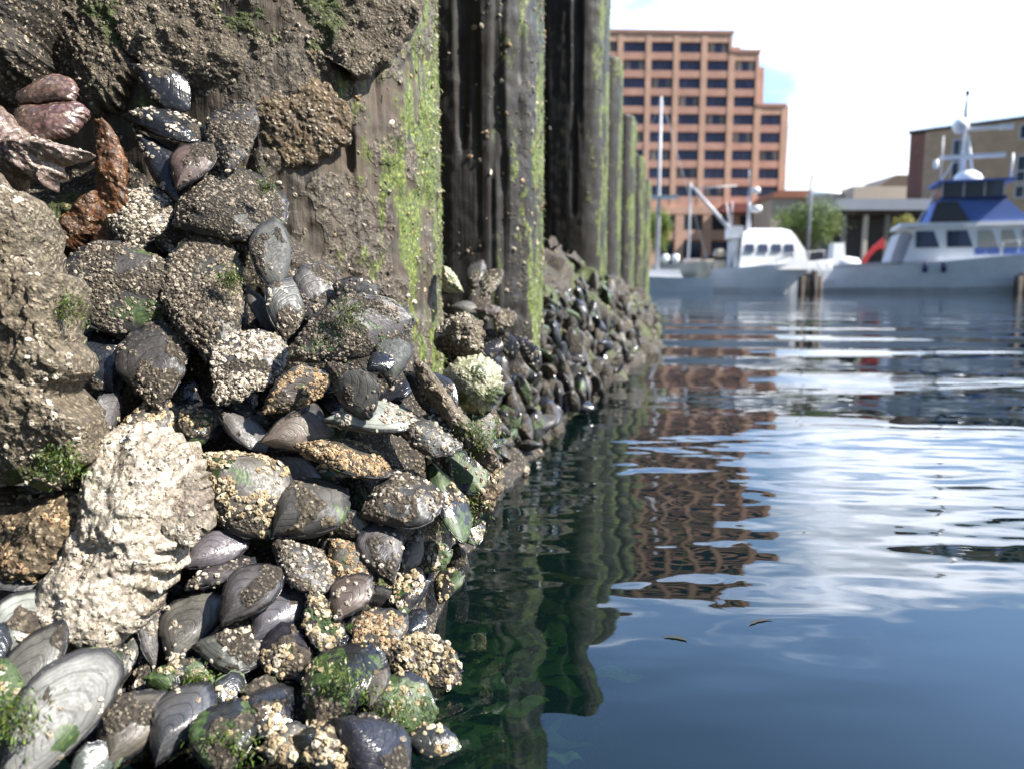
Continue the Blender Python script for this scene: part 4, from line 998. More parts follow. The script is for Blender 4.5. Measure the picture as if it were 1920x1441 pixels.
slab('brown_oyster', [(-60, 930), (20, 940), (90, 926), (142, 935), (152, 990), (120, 1060), (60, 1078), (-60, 1085)], .362, .014, M_BROWN, 'brown crusted oyster between the rough oyster and the white shell', 'oyster', 110, barn=420, btints=T_TAN, edge=.003, tilt=(0, .6), back=.02)
slab('rusty_flake', [(184, 234), (214, 244), (238, 320), (230, 400), (208, 452), (170, 455), (172, 390), (184, 320)], .474, .004, M_RUST, 'upright orange-brown rusty flake beside the black hole', 'flake', 111, edge=.0018, back=.008, amp=(.006, .0018, .0005))
slab('rusty_flake', [(62, 452), (110, 420), (160, 374), (182, 372), (176, 430), (140, 470), (90, 486), (60, 478)], .47, .010, M_RUST, 'wet amber flake lying below the black hole', 'flake', 112, edge=.003, amp=(.006, .0016, .0005), back=.012)
slab('green_shell', [(826, 712), (850, 676), (905, 666), (938, 690), (944, 735), (920, 768), (886, 774), (846, 752)], .535, .026, M_GREENSH, 'bright round shell stained green, beside the mossy pile corner', 'mussel', 113, mossd=[(930, 745, 26), (900, 700, 18), (870, 745, 14)], edge=.002, amp=(.003, .0012, .0006), back=.03)
slab('crust_ridge', [(776, 682), (800, 686), (850, 752), (898, 810), (936, 862), (922, 884), (880, 850), (838, 792), (790, 726)], .448, .010, M_OYST, 'long straight pale crusted ridge slanting down beside the bare black mussel', 'oyster', 114, barn=160, btints=T_GREY, mossd=[(890, 815, 42)], edge=.002, back=.018)
slab('crusted_rock', [(850, 830), (905, 850), (940, 880), (932, 940), (890, 975), (850, 950), (838, 880)], .50, .02, M_BROWN, 'brown-green weedy lump at the outer edge of the bed', 'rock', 115, barn=220, btints=T_YEL, moss=.9, edge=.003, back=.03)
slab('crusted_rock', [(830, 500), (852, 512), (868, 545), (858, 548), (832, 544)], .70, .010, M_GREENSH, 'small flat leaf-green shell beside the mossy corner', 'shell', 116, moss=.9, edge=.001)
slab('crusted_rock', [(850, 600), (880, 592), (905, 612), (906, 660), (880, 672), (846, 662), (836, 630)], .585, .022, M_OYST, 'pale barnacled stone with a bright right edge above the green shell', 'rock', 117, barn=160, btints=T_PALE, moss=.5, edge=.003, back=.03)

G_WEED = [(.05, .10, .010), (.09, .15, .016), (.03, .06, .008), (.14, .18, .03), (.10, .09, .03)]
# green weed tufts that sit between the shells
def weed(u, v, t, rad, n, label, cols=G_WEED, l=(.0018, .0055)):
    n = int(n * 2.2); t += .006; rad *= .8
    rng = np.random.default_rng(int(u + v)); p = at(u, v, t)
    e = empty('weed_tuft', p); tag(e, label, 'weed')
    P = rng.normal(size=(n, 3)) * np.array([rad, rad * .25, rad * .8]) * .7
    N = np.array([.2, -.75, .6]) + .5 * rng.normal(size=(n, 3)); N /= np.linalg.norm(N, axis=1, keepdims=True)
    tufts('green_algae', P, N, rng, l[0], l[1], cols, e)
weed(430, 522, .452, .008, 260, 'dark green weed tuft on the tall crusted mussel')
weed(122, 575, .352, .010, 240, 'bright green weed tuft on the edge of the rough oyster')
weed(115, 868, .335, .010, 320, 'green weed tuft at the foot of the rough oyster')
weed(498, 348, .478, .006, 140, 'green tag of weed on the very wide crusted mussel')
weed(650, 588, .436, .010, 260, 'bright green smear of weed on the large slanted mussel')
weed(378, 1278, .338, .009, 260, 'bright green weed in the gap above the shiny blue mussel')
weed(15, 1340, .272, .012, 420, 'thick green algae on the black mussel at the left edge')
weed(900, 815, .435, .014, 360, 'yellow-green weed along the end of the long ridge')
weed(425, 1400, .300, .010, 260, 'dark wet weed on the black mussel at the bottom')
weed(640, 1270, .325, .012, 260, 'green weed on the large black mussel')
weed(738, 1330, .322, .012, 240, 'wet green weed on the black mussel at the water edge')
weed(850, 960, .46, .016, 420, 'dark green weed hanging off the outer edge of the bed')
# ================================================================ water
k_ = MB(); k_.add([(-900, -30, 0), (900, -30, 0), (900, 1500, 0), (-900, 1500, 0)], [(0, 1, 2, 3)])
o = k_.build('water', M_WATER); tag(o, kind='structure')
M_SEABED = mat_plain('silty_seabed', (.012, .020, .010), .9, .4, 3)
k_ = MB(); k_.add([(-900, -30, -.9), (900, -30, -.9), (900, 1500, -.9), (-900, 1500, -.9)], [(0, 1, 2, 3)])
o = k_.build('seabed', M_SEABED); tag(o, kind='structure')

# kelp at the water line and just under it
def kelp(u, v, z, n, lr, cols, label, seed, spread=.03, wid=.16, up=.0):
    rng = np.random.default_rng(seed); p = at_z(u, v, 0.0); p[2] = -.0020 if cols is GOLD else min(z, 0) - .0018
    V, Q, C = [], [], []; k = 0
    for i in range(n * 2):
        L = rng.uniform(*lr) * 1.1; a = rng.uniform(-1.2, .9); c0 = np.array([rng.normal() * spread * 1.3, rng.normal() * spread * 1.3, -.014 * max(0, rng.random() - .45)])
        d = np.array([math.cos(a), math.sin(a), 0]); s = np.array([-d[1], d[0], rng.normal() * .08]); s /= np.linalg.norm(s)
        bend = rng.normal() * .5; m = 9; col = np.array(cols[rng.integers(0, len(cols))]) * rng.uniform(.7, 1.3)
        w = L * wid * rng.uniform(.6, 1.3)
        for j in range(m):
            f = j / (m - 1); ww = w * math.sin(math.pi * min(.97, .06 + f * .9)) ** .7 * .5
            c = c0 + d * L * f + np.array([-d[1], d[0], 0]) * bend * L * f * f + np.array([0, 0, up * L * f * (1 - f) * 2 + .0015 * math.sin(9 * f + i)])
            V += [c - s * ww, c + s * ww]; C += [col, col]
        Q += [(k + 2 * j, k + 2 * j + 1, k + 2 * j + 3, k + 2 * j + 2) for j in range(m - 1)]; k += 2 * m
    o = link('kelp', newmesh('kelp', V, Q, None, {'tint': np.array(C)}), M_KELP); o.location = tuple(p)
    tag(o, label, 'kelp', 'kelp along the water line')
GOLD = [(.26, .18, .03), (.16, .13, .02), (.34, .25, .06), (.12, .11, .025), (.24, .26, .05)]
GRN = [(.34, .42, .07), (.22, .32, .05), (.48, .52, .18), (.14, .24, .05)]
def floating(u, v, L, w, col, name, label, seed):
    rng = np.random.default_rng(seed); p = at_z(u, v, .0004); m = 9; V = []
    for j in range(m):
        f = j / (m - 1); ww = w * math.sin(math.pi * (.06 + .88 * f)) ** .8 * (.7 + .6 * rng.random()); y = .25 * L * math.sin(2.2 * f)
        V += [(L * (f - .5), y - ww, .0002), (L * (f - .5), y, .0004), (L * (f - .5), y + ww, .0002)]
    o = link(name, newmesh(name, V, grid_quads(m, 3), None, {'tint': np.repeat([col], 3 * m, 0)}), M_KELP); o.location = tuple(p); o.rotation_euler = (0, 0, rng.uniform(-.6, .6))
    tag(o, label, 'floating debris')
floating(1265, 1198, .013, .0016, (.05, .045, .018), 'floating_leaf', 'small olive leaf floating below the tip of the building reflection', 1)
floating(1430, 1168, .018, .0014, (.05, .04, .018), 'floating_leaf', 'long brown leaf floating right of the building reflection', 2)
kelp(985, 935, .001, 16, (.03, .09), GOLD, 'golden brown kelp fronds at the water line below the rubble', 1, .05, .13)
kelp(950, 1010, .001, 14, (.02, .06), GOLD, 'amber kelp blades floating beside the outer edge of the bed', 2, .035, .2)
kelp(1010, 985, .000, 10, (.03, .08), GOLD, 'thin brown kelp streaks on the water under the green reflection', 3, .05, .1)
kelp(905, 1085, .001, 12, (.015, .045), GOLD, 'short orange kelp tips near the wet glinting mussels', 4, .02, .25)
kelp(885, 1215, -.004, 18, (.015, .035), GRN, 'yellow-green leafy weed just under the water right of the barnacled mussel', 5, .018, .45)
kelp(885, 1345, -.003, 18, (.012, .03), GRN, 'pale green leaves under the water beside the lowest wet mussel', 6, .016, .4)
kelp(860, 1425, .000, 16, (.012, .035), GOLD, 'brown weed strands at the bottom by the water edge', 7, .014, .12)
kelp(1060, 850, .001, 14, (.04, .10), GOLD, 'brown kelp fringe at the foot of the far rubble', 8, .06, .12)
# ================================================================ the far side of the harbour
M_ORANGE = mat_brick('orange_brick', (.52, .33, .245), (.57, .37, .275), 2.0)
M_ORANGE2 = mat_brick('red_brick_spandrel', (.46, .265, .21), (.50, .295, .23), 2.0)
M_TAN = mat_brick('tan_brick', (.40, .285, .19), (.44, .32, .215), 2.0)
M_MAROON = mat_brick('maroon_brick', (.21, .105, .085), (.24, .125, .10), 2.0)
M_GLASS = mat_glass('dark_window_glass'); M_GLASSB = mat_glass('blue_window_glass', (.042, .052, .115), (.07, .08, .16)); M_PALEGLASS = mat_glass('curtain_reflection_glass', (.16, .15, .13), (.40, .37, .30))  # pale cream: tower curtains, and a painted reflection on the yacht's panes
M_WHITEP = mat_plain('white_boat_paint', (.78, .79, .80), .3, .06, 1.5)
M_GREYP = mat_plain('pale_grey_paint', (.48, .49, .52), .5, .08, 1.5)
M_BLUECAN = mat_plain('blue_canvas', (.085, .15, .40), .8, .12, 2)
M_NAVY = mat_plain('navy_canvas', (.012, .022, .10), .8, .1, 2)
M_DARK = mat_plain('dark_metal', (.03, .032, .038), .5, .2, 2)
M_ALU = mat_plain('dull_aluminium', (.42, .43, .46), .45, .1, 2)
M_POLE = mat_plain('galvanised_pole', (.17, .18, .21), .5, .1, 2); M_CONC = mat_plain('quay_concrete', (.20, .19, .175), .85, .2, .6)
M_RED = mat_plain('red_cloth', (.55, .025, .03), .7, .1, 3)
M_PINKW = mat_plain('pink_white_plastic', (.72, .58, .54), .5, .1, 3)
M_TIMB = mat_plain('tarred_timber', (.030, .021, .016), .8, .3, 2)
M_CREAM = mat_plain('cream_render', (.50, .44, .37), .8, .08, .5)
M_ROOFB = mat_plain('blue_grey_roof_sheet', (.30, .32, .38), .5, .06, .5)
M_SHADE = mat_plain('shade_dark_veranda_wall', (.055, .05, .055), .7, .2, .5)  # dark colour stands in for the shade under the pavilion roof
M_AWN = mat_plain('red_awning', (.22, .065, .055), .7, .1, .8)
M_LAND = mat_plain('land_ground', (.12, .12, .10), .9, .3, .2)
M_BARK = mat_plain('bark', (.11, .085, .06), .9, .3, 5)

def PX(u, Y): return float(at_y(u, 543, Y)[0])
def PZ(v, Y): return float(at_y(960, v, Y)[2])

k_ = MB(); k_.box(-500, 500, 62, 1400, -3, 1.25); o = k_.build('ground', M_LAND); tag(o, kind='structure')
k_ = MB(); k_.box(-480, 480, 61.2, 61.99, -3, 1.15)
for i in range(60): k_.box(-60 + i * 3.0, -59.7 + i * 3.0, 60.9, 61.199, -3, 1.0)
o = k_.build('quay_wall', M_CONC); tag(o, 'low grey concrete quay behind the moored boats', 'wall')

# ------------------------------------------------ orange stepped building
YB = 135.0
bl = empty('stepped_building', (PX(1300, YB), YB, 1.25), R(2)); tag(bl, 'tall orange brick building with stepped right side and a grid of dark windows', 'building')
bx, by, bz = bl.location
def lx(u): return PX(u, YB) - bx
def lz(v): return PZ(v, YB) - bz
wall = MB(); span = MB(); trim = MB()
colx = [(1109, 1150)] + [(1160 + i * 50.9, 1201 + i * 50.4) for i in range(6)]
colx = [(958, 998), (1008, 1049), (1058, 1099)] + colx
rows = [(79 + i * 33.7, 99 + i * 33.7) for i in range(9)]
first = {7: 0, 8: 1, 9: 4}                         # stepped top: first row of the two outer right columns
tops = {0: 62, 1: 97, 4: 198}
edges = [948] + [(colx[i][1] + colx[i + 1][0]) / 2 for i in range(len(colx) - 1)] + [1466]
DEP = 16.0
for i, (c0, c1) in enumerate(colx):
    fr = 0 if i < 8 else first[i] if i in first else 0
    fr = {8: 1, 9: 4}.get(i, 0)
    ztop = lz(tops[fr])
    x0, x1 = lx(edges[i]), lx(edges[i + 1])
    wx0, wx1 = lx(c0), lx(c1)
    zb = lz(392)
    # piers left and right of the column of windows, spandrels between the rows, core behind
    wall.box(x0, wx0, 0, .9, zb, ztop); wall.box(wx1, x1, 0, .9, zb, ztop)
    wall.box(x0, x1, 1.5, DEP, zb, ztop - .02)
    for r in range(fr, 9):
        zt = ztop if r == fr else lz(rows[r - 1][1]); zl = lz(rows[r][0])
        (wall if r == fr else span).box(wx0, wx1, .06, .9, zl, zt)
    span.box(wx0, wx1, .06, .9, zb, lz(rows[8][1]))
    for r in range(fr, 9):
        w0, w1 = lz(rows[r][1]), lz(rows[r][0])
        g = MB(); g.box(wx0, wx1, .62, .70, w0, w1)
        wo_ = g.build('window', M_GLASSB, bl)
        f_ = MB(); xm = (wx0 + wx1) / 2
        f_.box(xm - .06, xm + .06, .56, .615, w0, w1); f_.box(wx0, wx1, .56, .612, w0, w0 + .12)
        f_.build('frame', M_DARK, wo_)
        if (i * 7 + r * 5) % 4 == 1:
            xa = wx0 + (wx1 - wx0) * .12
            for ca, cb2 in ((xa, xa + .9), (wx1 - 1.1, wx1 - .3)): c_ = MB(); c_.box(ca, cb2, .57, .614, w0 + .14, w1); c_.build('curtain', M_PALEGLASS, wo_)
# small steps at the top right corners and parapets
for (ua, ub, v) in ((1362, 1375, 84), (1410, 1421, 122), (1460, 1469, 214)):
    trim.box(lx(ua), lx(ub), .9, DEP, lz(392), lz(v))
for (ua, ub, v) in ((948, 1360, 62), (1357, 1410, 97), (1408, 1461, 198)):
    trim.box(lx(ua) - .1, lx(ub) + .1, -.12, .5, lz(v) + .002, lz(v) + .45)
# lower floors: deep openings between piers
low = MB(); zb2 = 0.0
low.box(lx(948), lx(1469), .5, DEP, 0, lz(392) - .01)
for i in range(11):
    ua = 950 + i * 52; low.box(lx(ua), lx(ua + 16), -.3, .495, 0, lz(402))
low.box(lx(948), lx(1469), -.35, .49, lz(402), lz(388)); low.box(lx(948), lx(1469), -.2, .49, lz(450), lz(432))
low.build('lower_wall', M_ORANGE, bl)
wall.build('wall', M_ORANGE, bl); span.build('spandrels', M_ORANGE2, bl); trim.build('parapet', M_ORANGE2, bl)
for i in range(10):
    ua = 966 + i * 52
    for va, vb in ((404, 431), (453, 500)):
        g = MB(); g.box(lx(ua) + .15, lx(ua + 36) - .15, .40, .49, lz(vb), lz(va)); g.build('window', M_GLASS, bl)
a_ = MB(); a_.prism([(lx(1330), lz(402)), (lx(1470), lz(402)), (lx(1470), lz(386)), (lx(1345), lz(386))], -4.0, -.4); a_.build('awning', M_AWN, bl)
for s_ in range(3):
    r_ = MB(); r_.box(lx(1000 + 90 * s_), lx(1040 + 90 * s_), 6, 11, lz(62), lz(62) + 1.0 + .3 * s_); r_.build('roof_plant', M_GREYP, bl)

# ------------------------------------------------ tan building on the right, turned so that its front comes nearer to the right
tb = empty('tan_building', (PX(1688, 92), 92, 1.25)); tag(tb, 'tan brick building on the right with a maroon left end and rows of windows', 'building')
tx, ty, tz = tb.location
th = R(-42); ux = np.array([math.cos(th), math.sin(th), 0])
def hit(u):
    """where the ray through pixel column u meets the front plane, as length along the front"""
    d = (u - 960) / FPX / (math.cos(PITCH) - 0 * math.sin(PITCH))
    # tx + s ux0 = d * (ty + s ux1)
    d = PX(u, 1.0)
    return (d * ty - tx) / (ux[0] - d * ux[1])
def zt(v, s): return PZ(v, ty + s * ux[1]) - tz
tb.rotation_euler = (0, 0, th)
S1 = hit(1716); S2 = hit(2040); zr = zt(253, 0)
w_ = MB(); w_.box(0, S1, 0, 12, 0, zr); w_.build('maroon_end', M_MAROON, tb)
w_ = MB(); w_.box(S1 + .003, S2, -.12, 12, 0, zr + .1); w_.build('wall', M_TAN, tb)
w_ = MB(); w_.box(-.15, S2 + .15, -.3, 12.1, zr + .103, zr + .4); w_.build('roof', M_DARK, tb)
def twin(u0, u1, v0, v1, mat=M_GLASS, fr=M_GREYP, n=2):
    a, b = hit(u0), hit(u1); za, zb_ = zt(v1, a), zt(v0, a)
    g = MB(); g.box(a, b, -.20, -.122, za, zb_); wo_ = g.build('window', mat, tb)
    f_ = MB()
    for j in range(n + 1):
        x = a + (b - a) * j / n; f_.box(x - .07, x + .07, -.27, -.203, za, zb_)
    f_.box(a, b, -.265, -.204, za - .1, za + .06); f_.box(a, b, -.265, -.204, zb_ - .06, zb_ + .1); f_.build('frame', fr, wo_)
for v0, v1 in ((236, 262), (294, 322), (322, 342), (350, 372)): twin(1888, 1940, v0, v1, n=3)
for v0, v1 in ((236, 262), (294, 342), (350, 372)): twin(1960, 2010, v0, v1, n=3)
twin(1768, 1796, 264, 304, n=2); twin(1768, 1796, 306, 342, n=2)
twin(1880, 1990, 408, 432, n=6); twin(1760, 1850, 408, 432, n=5)

# ------------------------------------------------ low pavilion with a flat roof, and what shows above it
YP = 84.0
pv = empty('pavilion', (PX(1640, YP), YP, 1.25)); tag(pv, 'low waterfront pavilion with blue-grey flat roof and dark open front', 'building')
px0 = PX(1640, YP)
def qx(u): return PX(u, YP) - px0
def qz(v): return PZ(v, YP) - 1.25
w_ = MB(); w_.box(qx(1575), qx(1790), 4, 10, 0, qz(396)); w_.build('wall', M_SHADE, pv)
w_ = MB(); w_.box(qx(1563), qx(1800), 0, 11, qz(394), qz(373)); w_.build('roof', M_ROOFB, pv)
w_ = MB(); w_.box(qx(1572), qx(1800), .3, 10.5, qz(402), qz(394) - .003); w_.build('fascia', M_TIMB, pv)
for u in (1582, 1622, 1662, 1704): w_ = MB(); w_.box(qx(u) - .22, qx(u) + .22, .6, 1.04, 0, qz(402) - .003); w_.build('column', M_CREAM if u == 1622 else M_CONC, pv)
w_ = MB()
for j in range(22): w_.box(qx(1580 + j * 10), qx(1580 + j * 10) + .06, .7, .76, 0, 1.1)
w_.box(qx(1578), qx(1800), .68, .78, 1.103, 1.2); w_.build('railing', M_DARK, pv)
cb = empty('cream_building', (PX(1640, 110), 110, 1.25)); tag(cb, 'cream walled building with brown roof rising behind the pavilion', 'building')
cx0 = PX(1640, 110)
w_ = MB(); w_.box(PX(1590, 110) - cx0, PX(1700, 110) - cx0, 0, 10, 0, PZ(350, 110) - 1.25); w_.build('wall', M_CREAM, cb)
w_ = MB(); w_.prism([(PX(1636, 110) - cx0, PZ(350, 110) - 1.247), (PX(1700, 110) - cx0, PZ(350, 110) - 1.247), (PX(1700, 110) - cx0, PZ(328, 110) - 1.25), (PX(1668, 110) - cx0, PZ(328, 110) - 1.25)], .2, 9); w_.build('roof', mat_plain('brown_roof', (.14, .11, .085), .8), cb)
bb = empty('red_roofed_building', (PX(1510, 120), 120, 1.25)); tag(bb, 'long low building with red-brown roof behind the round tree', 'building')
bx0 = PX(1510, 120)
w_ = MB(); w_.box(PX(1440, 120) - bx0, PX(1590, 120) - bx0, 0, 9, 0, PZ(372, 120) - 1.25); w_.build('wall', M_CREAM, bb)
w_ = MB(); w_.prism([(PX(1436, 120) - bx0, PZ(372, 120) - 1.247), (PX(1592, 120) - bx0, PZ(372, 120) - 1.247), (PX(1580, 120) - bx0, PZ(358, 120) - 1.25), (PX(1450, 120) - bx0, PZ(358, 120) - 1.25)], -.6, 9.5); w_.build('roof', mat_plain('red_roof', (.30, .12, .07), .8), bb)
tk = empty('round_tank', (PX(1541, 116), 116, PZ(366, 116))); tag(tk, 'white domed tent roof standing above the round tree', 'tent')
w_ = MB(); w_.lathe([(0, 1.3), (.9, 1.1), (2.0, .5), (3.0, .05), (3.1, -.3), (2.9, -.35), (2.8, -9)], k=24); w_.build('canopy', M_WHITEP, tk, True)

# ------------------------------------------------ trees
M_LEAF = mat_leaf('tree_leaves', .6, .25)
def tree(u0, u1, v0, v1, Y, label, cols, seed, n=5200, trunk_v=470):
    rng = np.random.default_rng(seed)
    xc = PX((u0 + u1) / 2, Y); w = (PX(u1, Y) - PX(u0, Y)) / 2; z1, z0 = PZ(v0, Y), PZ(v1, Y); h = (z1 - z0) / 2; zc = (z0 + z1) / 2
    root = empty('tree', (xc, Y, 1.25)); tag(root, label, 'tree')
    tr = MB(); tr.tube([(0, 0, 0), (.05, 0, (z0 - 1.25) * .6), (0, .1, zc - 1.25)], .22, 8, .12)
    cl = rng.normal(size=(46, 3)); cl /= np.linalg.norm(cl, axis=1, keepdims=True); cl *= (rng.random((46, 1)) ** .4) * np.array([w * .84, w * .84, h * .84])
    for c in cl[:9]: tr.tube([(0, .05, (z0 - 1.25) * .8), (c[0] * .5, c[1] * .5, (zc - 1.25) + c[2] * .3 - h * .2), (c[0], c[1], zc - 1.25 + c[2])], .10, 6, .03)
    tr.build('trunk', M_BARK, root, True)
    ci = rng.integers(0, 46, n); P = cl[ci] + rng.normal(size=(n, 3)) * np.array([w, w, h]) * .15 + np.array([0, 0, zc - 1.25])
    nn = rng.normal(size=(n, 3)) + (cl[ci] / np.array([w, w, h])) * 1.4; nn /= np.linalg.norm(nn, axis=1, keepdims=True)
    a = np.cross(nn, rng.normal(size=(n, 3))); a /= np.linalg.norm(a, axis=1, keepdims=True); b = np.cross(nn, a); s = (.13 + .16 * rng.random((n, 1)))
    V = np.stack([P - a * s * .5, P + b * s * .32, P + a * s * .5, P - b * s * .32], 1).reshape(-1, 3)
    cc_ = np.asarray(cols)[rng.integers(0, len(cols), 46)][ci] * (.7 + .6 * rng.random((n, 1)))
    link('crown', newmesh('crown', V, np.arange(4 * n).reshape(-1, 4), None, {'tint': np.repeat(cc_, 4, 0)}, smooth=False), M_LEAF, root)
LG = [(.10, .15, .03), (.15, .20, .05), (.07, .11, .025), (.19, .22, .07)]
YG = [(.26, .24, .04), (.32, .26, .05), (.18, .19, .04)]
tree(1440, 1580, 362, 472, 72, 'round green tree standing behind the white fishing boat', LG, 1, 7000)
tree(1210, 1256, 388, 480, 74, 'light green tree half hidden behind the last pile', [(.16, .22, .04), (.22, .26, .06)], 2, 3500)
tree(1662, 1712, 402, 456, 76, 'small yellow-green tree in front of the pavilion', YG, 3, 3000)

# ------------------------------------------------ street lamp
YL = 66.0
lp = empty('street_lamp', (PX(1511, YL), YL, 1.25)); tag(lp, 'tall slim street lamp with one arm beside the round tree', 'street lamp')
zt_ = PZ(292, YL) - 1.25
w_ = MB(); w_.tube([(0, 0, 0), (0, 0, zt_ * .5), (0, 0, zt_)], .16, 10, .09); w_.build('pole', M_POLE, lp, True)
w_ = MB(); w_.tube([(0, 0, zt_ - 2.2), (.35, 0, zt_ - 1.5), (1.0, 0, zt_ - 1.15), (1.7, 0, zt_ - 1.05)], .06, 8, .04); w_.build('arm', M_POLE, lp, True)
w_ = MB(); w_.box(1.55, 2.3, -.14, .14, zt_ - 1.14, zt_ - .98); w_.build('lamp_head', M_GREYP, lp)

# ================================================================ boats
def hull(L, B, zs, zb, name, parent, mat, flare=.30, ns=26, transom=.9, chine=.35):
    """bow at +x; sheer rises from zs at the stern to zb at the bow"""
    secs = []
    for i in range(ns):
        s = i / (ns - 1); x = -L / 2 + L * s
        bw = B / 2 * (transom + (1 - transom) * min(1, s * 3)) * (1 - max(0, (s - .45) / .55) ** 2.1)
        sh = zs + (zb - zs) * s ** 1.8
        bw = max(bw, .04); ch = chine * (1 + 1.3 * max(0, s - .5))
        wl = bw * (1 - flare * (.3 + s)); wl = max(wl * (1 - max(0, s - .75) * 2.2), .02)
        xr = x + (L * .055 * max(0, (s - .7) / .3) ** 2)
        secs.append([(xr, -bw, sh), (xr - .02 * s, -(bw * .55 + wl * .45), sh * .55 + ch * .45), (x, -wl, ch), (x - L * .05 * s * s, -wl * .75, -.25), (x - L * .06 * s * s, 0, -.5), (x - L * .05 * s * s, wl * .75, -.25), (x, wl, ch), (xr - .02 * s, bw * .55 + wl * .45, sh * .55 + ch * .45), (xr, bw, sh), (xr, bw * .9, sh - .06), (xr, 0, sh - .04), (xr, -bw * .9, sh - .06)])
    b = MB(); b.loft(secs); return b.build(name, mat, parent, False)
M_HULL = mat_plain('white_hull', (.84, .87, .93), .28, .05, 1)

# --- motor yacht on the right
YA = 47.0
A = empty('motor_yacht', (PX(1775, YA), YA, 0), R(-19)); tag(A, 'white motor yacht with blue canvas flybridge and tall radar mast', 'boat')
hull(18.4, 4.8, 1.55, 3.0, 'hull', A, M_HULL)
w_ = MB(); w_.loft([[(-9.1, -2.0, 1.56), (-9.1, 2.0, 1.56), (-9.1, 2.0, 1.66), (-9.1, -2.0, 1.66)], [(-1, -2.22, 1.95), (-1, 2.22, 1.95), (-1, 2.22, 2.03), (-1, -2.22, 2.03)]]); w_.build('side_deck', M_GREYP, A)
def taper(b, x0, x1, y, z0, X0, X1, Y_, z1):
    b.loft([[(x0, -y, z0), (x1, -y * .75, z0), (x1, y * .75, z0), (x0, y, z0)], [(X0, -Y_, z1), (X1, -Y_ * .75, z1), (X1, Y_ * .75, z1), (X0, Y_, z1)]]); return b
w_ = MB(); taper(w_, -2.9, 5.6, 1.95, 1.7, -2.2, 4.2, 1.7, 4.0); w_.build('cabin', M_WHITEP, A)
w_ = MB(); taper(w_, -3.2, 5.0, 1.95, 4.003, -3.1, 4.7, 1.9, 4.25); w_.build('cabin_roof', M_WHITEP, A)
# windows along the starboard side and round the front
def quad(b, p, th=.04, out=(0, -1, 0)):
    p = np.array(p, float); o_ = np.array(out) * th
    b.loft([p, p + o_]); return b
def cab(x, z):                                   # point on the starboard cabin side
    f = (z - 1.7) / 2.3; xa, xb = -2.9 + .7 * f, 5.6 - 1.4 * f; ya = 1.95 - .25 * f
    s = (x - xa) / (xb - xa); return (x, -(ya * (1 - .25 * s)) - .01, z)
for i, (xa, xb, m_) in enumerate(((-2.2, -.9, M_GLASS), (-.5, .9, M_GLASS), (1.15, 2.2, M_PALEGLASS), (2.4, 3.3, M_PALEGLASS), (3.45, 4.2, M_PALEGLASS))):
    w_ = MB(); quad(w_, [cab(xa, 2.75), cab(xb, 2.75), cab(xb - .35, 3.75), cab(xa - .25 + .2, 3.75)]); w_.build('window', m_, A)
for j in range(3):
    y0 = -1.25 + j * .85; w_ = MB()
    w_.loft([[(5.05, y0, 2.8), (5.05, y0 + .75, 2.8), (4.48, y0 * .95 + .72, 3.75), (4.48, y0 * .95, 3.75)], [(5.10, y0, 2.8), (5.10, y0 + .75, 2.8), (4.53, y0 * .95 + .72, 3.75), (4.53, y0 * .95, 3.75)]]); w_.build('windscreen', M_PALEGLASS, A)
for xa, xb in ((1.0, 2.3), (2.45, 3.7), (3.8, 4.9)):
    w_ = MB(); quad(w_, [cab(xa, 2.28), cab(xb, 2.28), cab(xb, 2.68), cab(xa, 2.68)], .05); w_.build('blue_cover', M_BLUECAN, A)
w_ = MB(); taper(w_, -1.5, 3.9, 1.75, 4.253, -1.0, 2.6, 1.5, 5.6)
w_.build('flybridge_canvas', M_BLUECAN, A)
w_ = MB(); quad(w_, [(-1.55, -1.80, 4.26), (.6, -1.73, 4.26), (-.1, -1.58, 5.5), (-1.2, -1.58, 5.5)], .03); w_.build('side_curtain', M_DARK, A)
w_ = MB(); w_.box(-1.0, 2.5, -1.45, 1.45, 5.603, 5.75); w_.build('coaming', M_NAVY, A)
w_ = MB(); w_.box(-.9, 2.3, -1.36, 1.36, 5.753, 6.6); w_.build('flybridge_glass', M_GLASS, A)
for x in (-.95, .2, 1.3, 2.3): w_ = MB(); w_.box(x, x + .08, -1.42, -1.365, 5.76, 6.6); w_.build('flybridge_post', M_GREYP, A)
w_ = MB(); w_.box(-1.2, 2.9, -1.65, 1.65, 6.603, 6.74); w_.build('flybridge_roof', M_BLUECAN, A)
w_ = MB(); w_.lathe([(0, .75), (.35, .7), (.7, .45), (.85, .1), (.85, 0), (0, 0)], (.7, 0, 6.745), 18); w_.build('radar_dome', M_WHITEP, A, True)
ms = MB(); ms.tube([(.4, 0, 7.3), (.4, 0, 9.9)], .16, 8, .10); ms.tube([(1.0, 0, 6.75), (.55, 0, 9.6)], .10, 8, .07); 
ms.build('mast', M_WHITEP, A, True)
w_ = MB(); w_.box(-.9, 2.6, -.12, .12, 8.2, 8.42); w_.build('crossbar', M_WHITEP, A)
w_ = MB(); w_.box(.5, 2.7, -.1, .1, 9.85, 10.05); w_.box(2.2, 2.9, -.14, .14, 9.8, 10.1); w_.build('radar_scanner', M_WHITEP, A)
w_ = MB(); w_.lathe([(0, .48), (.3, .38), (.46, .1), (.46, -.1), (.3, -.38), (0, -.48)], (.05, -.25, 10.1), 18); w_.build('white_dome', M_WHITEP, A, True)
w_ = MB(); w_.lathe([(0, .16), (.13, .12), (.13, -.14), (0, -.16)], (.35, 0, 12.1), 10); w_.tube([(.35, 0, 9.9), (.32, 0, 11.0), (.35, 0, 12.0)], .09, 6, .07); w_.build('masthead_light', M_DARK, A, True)
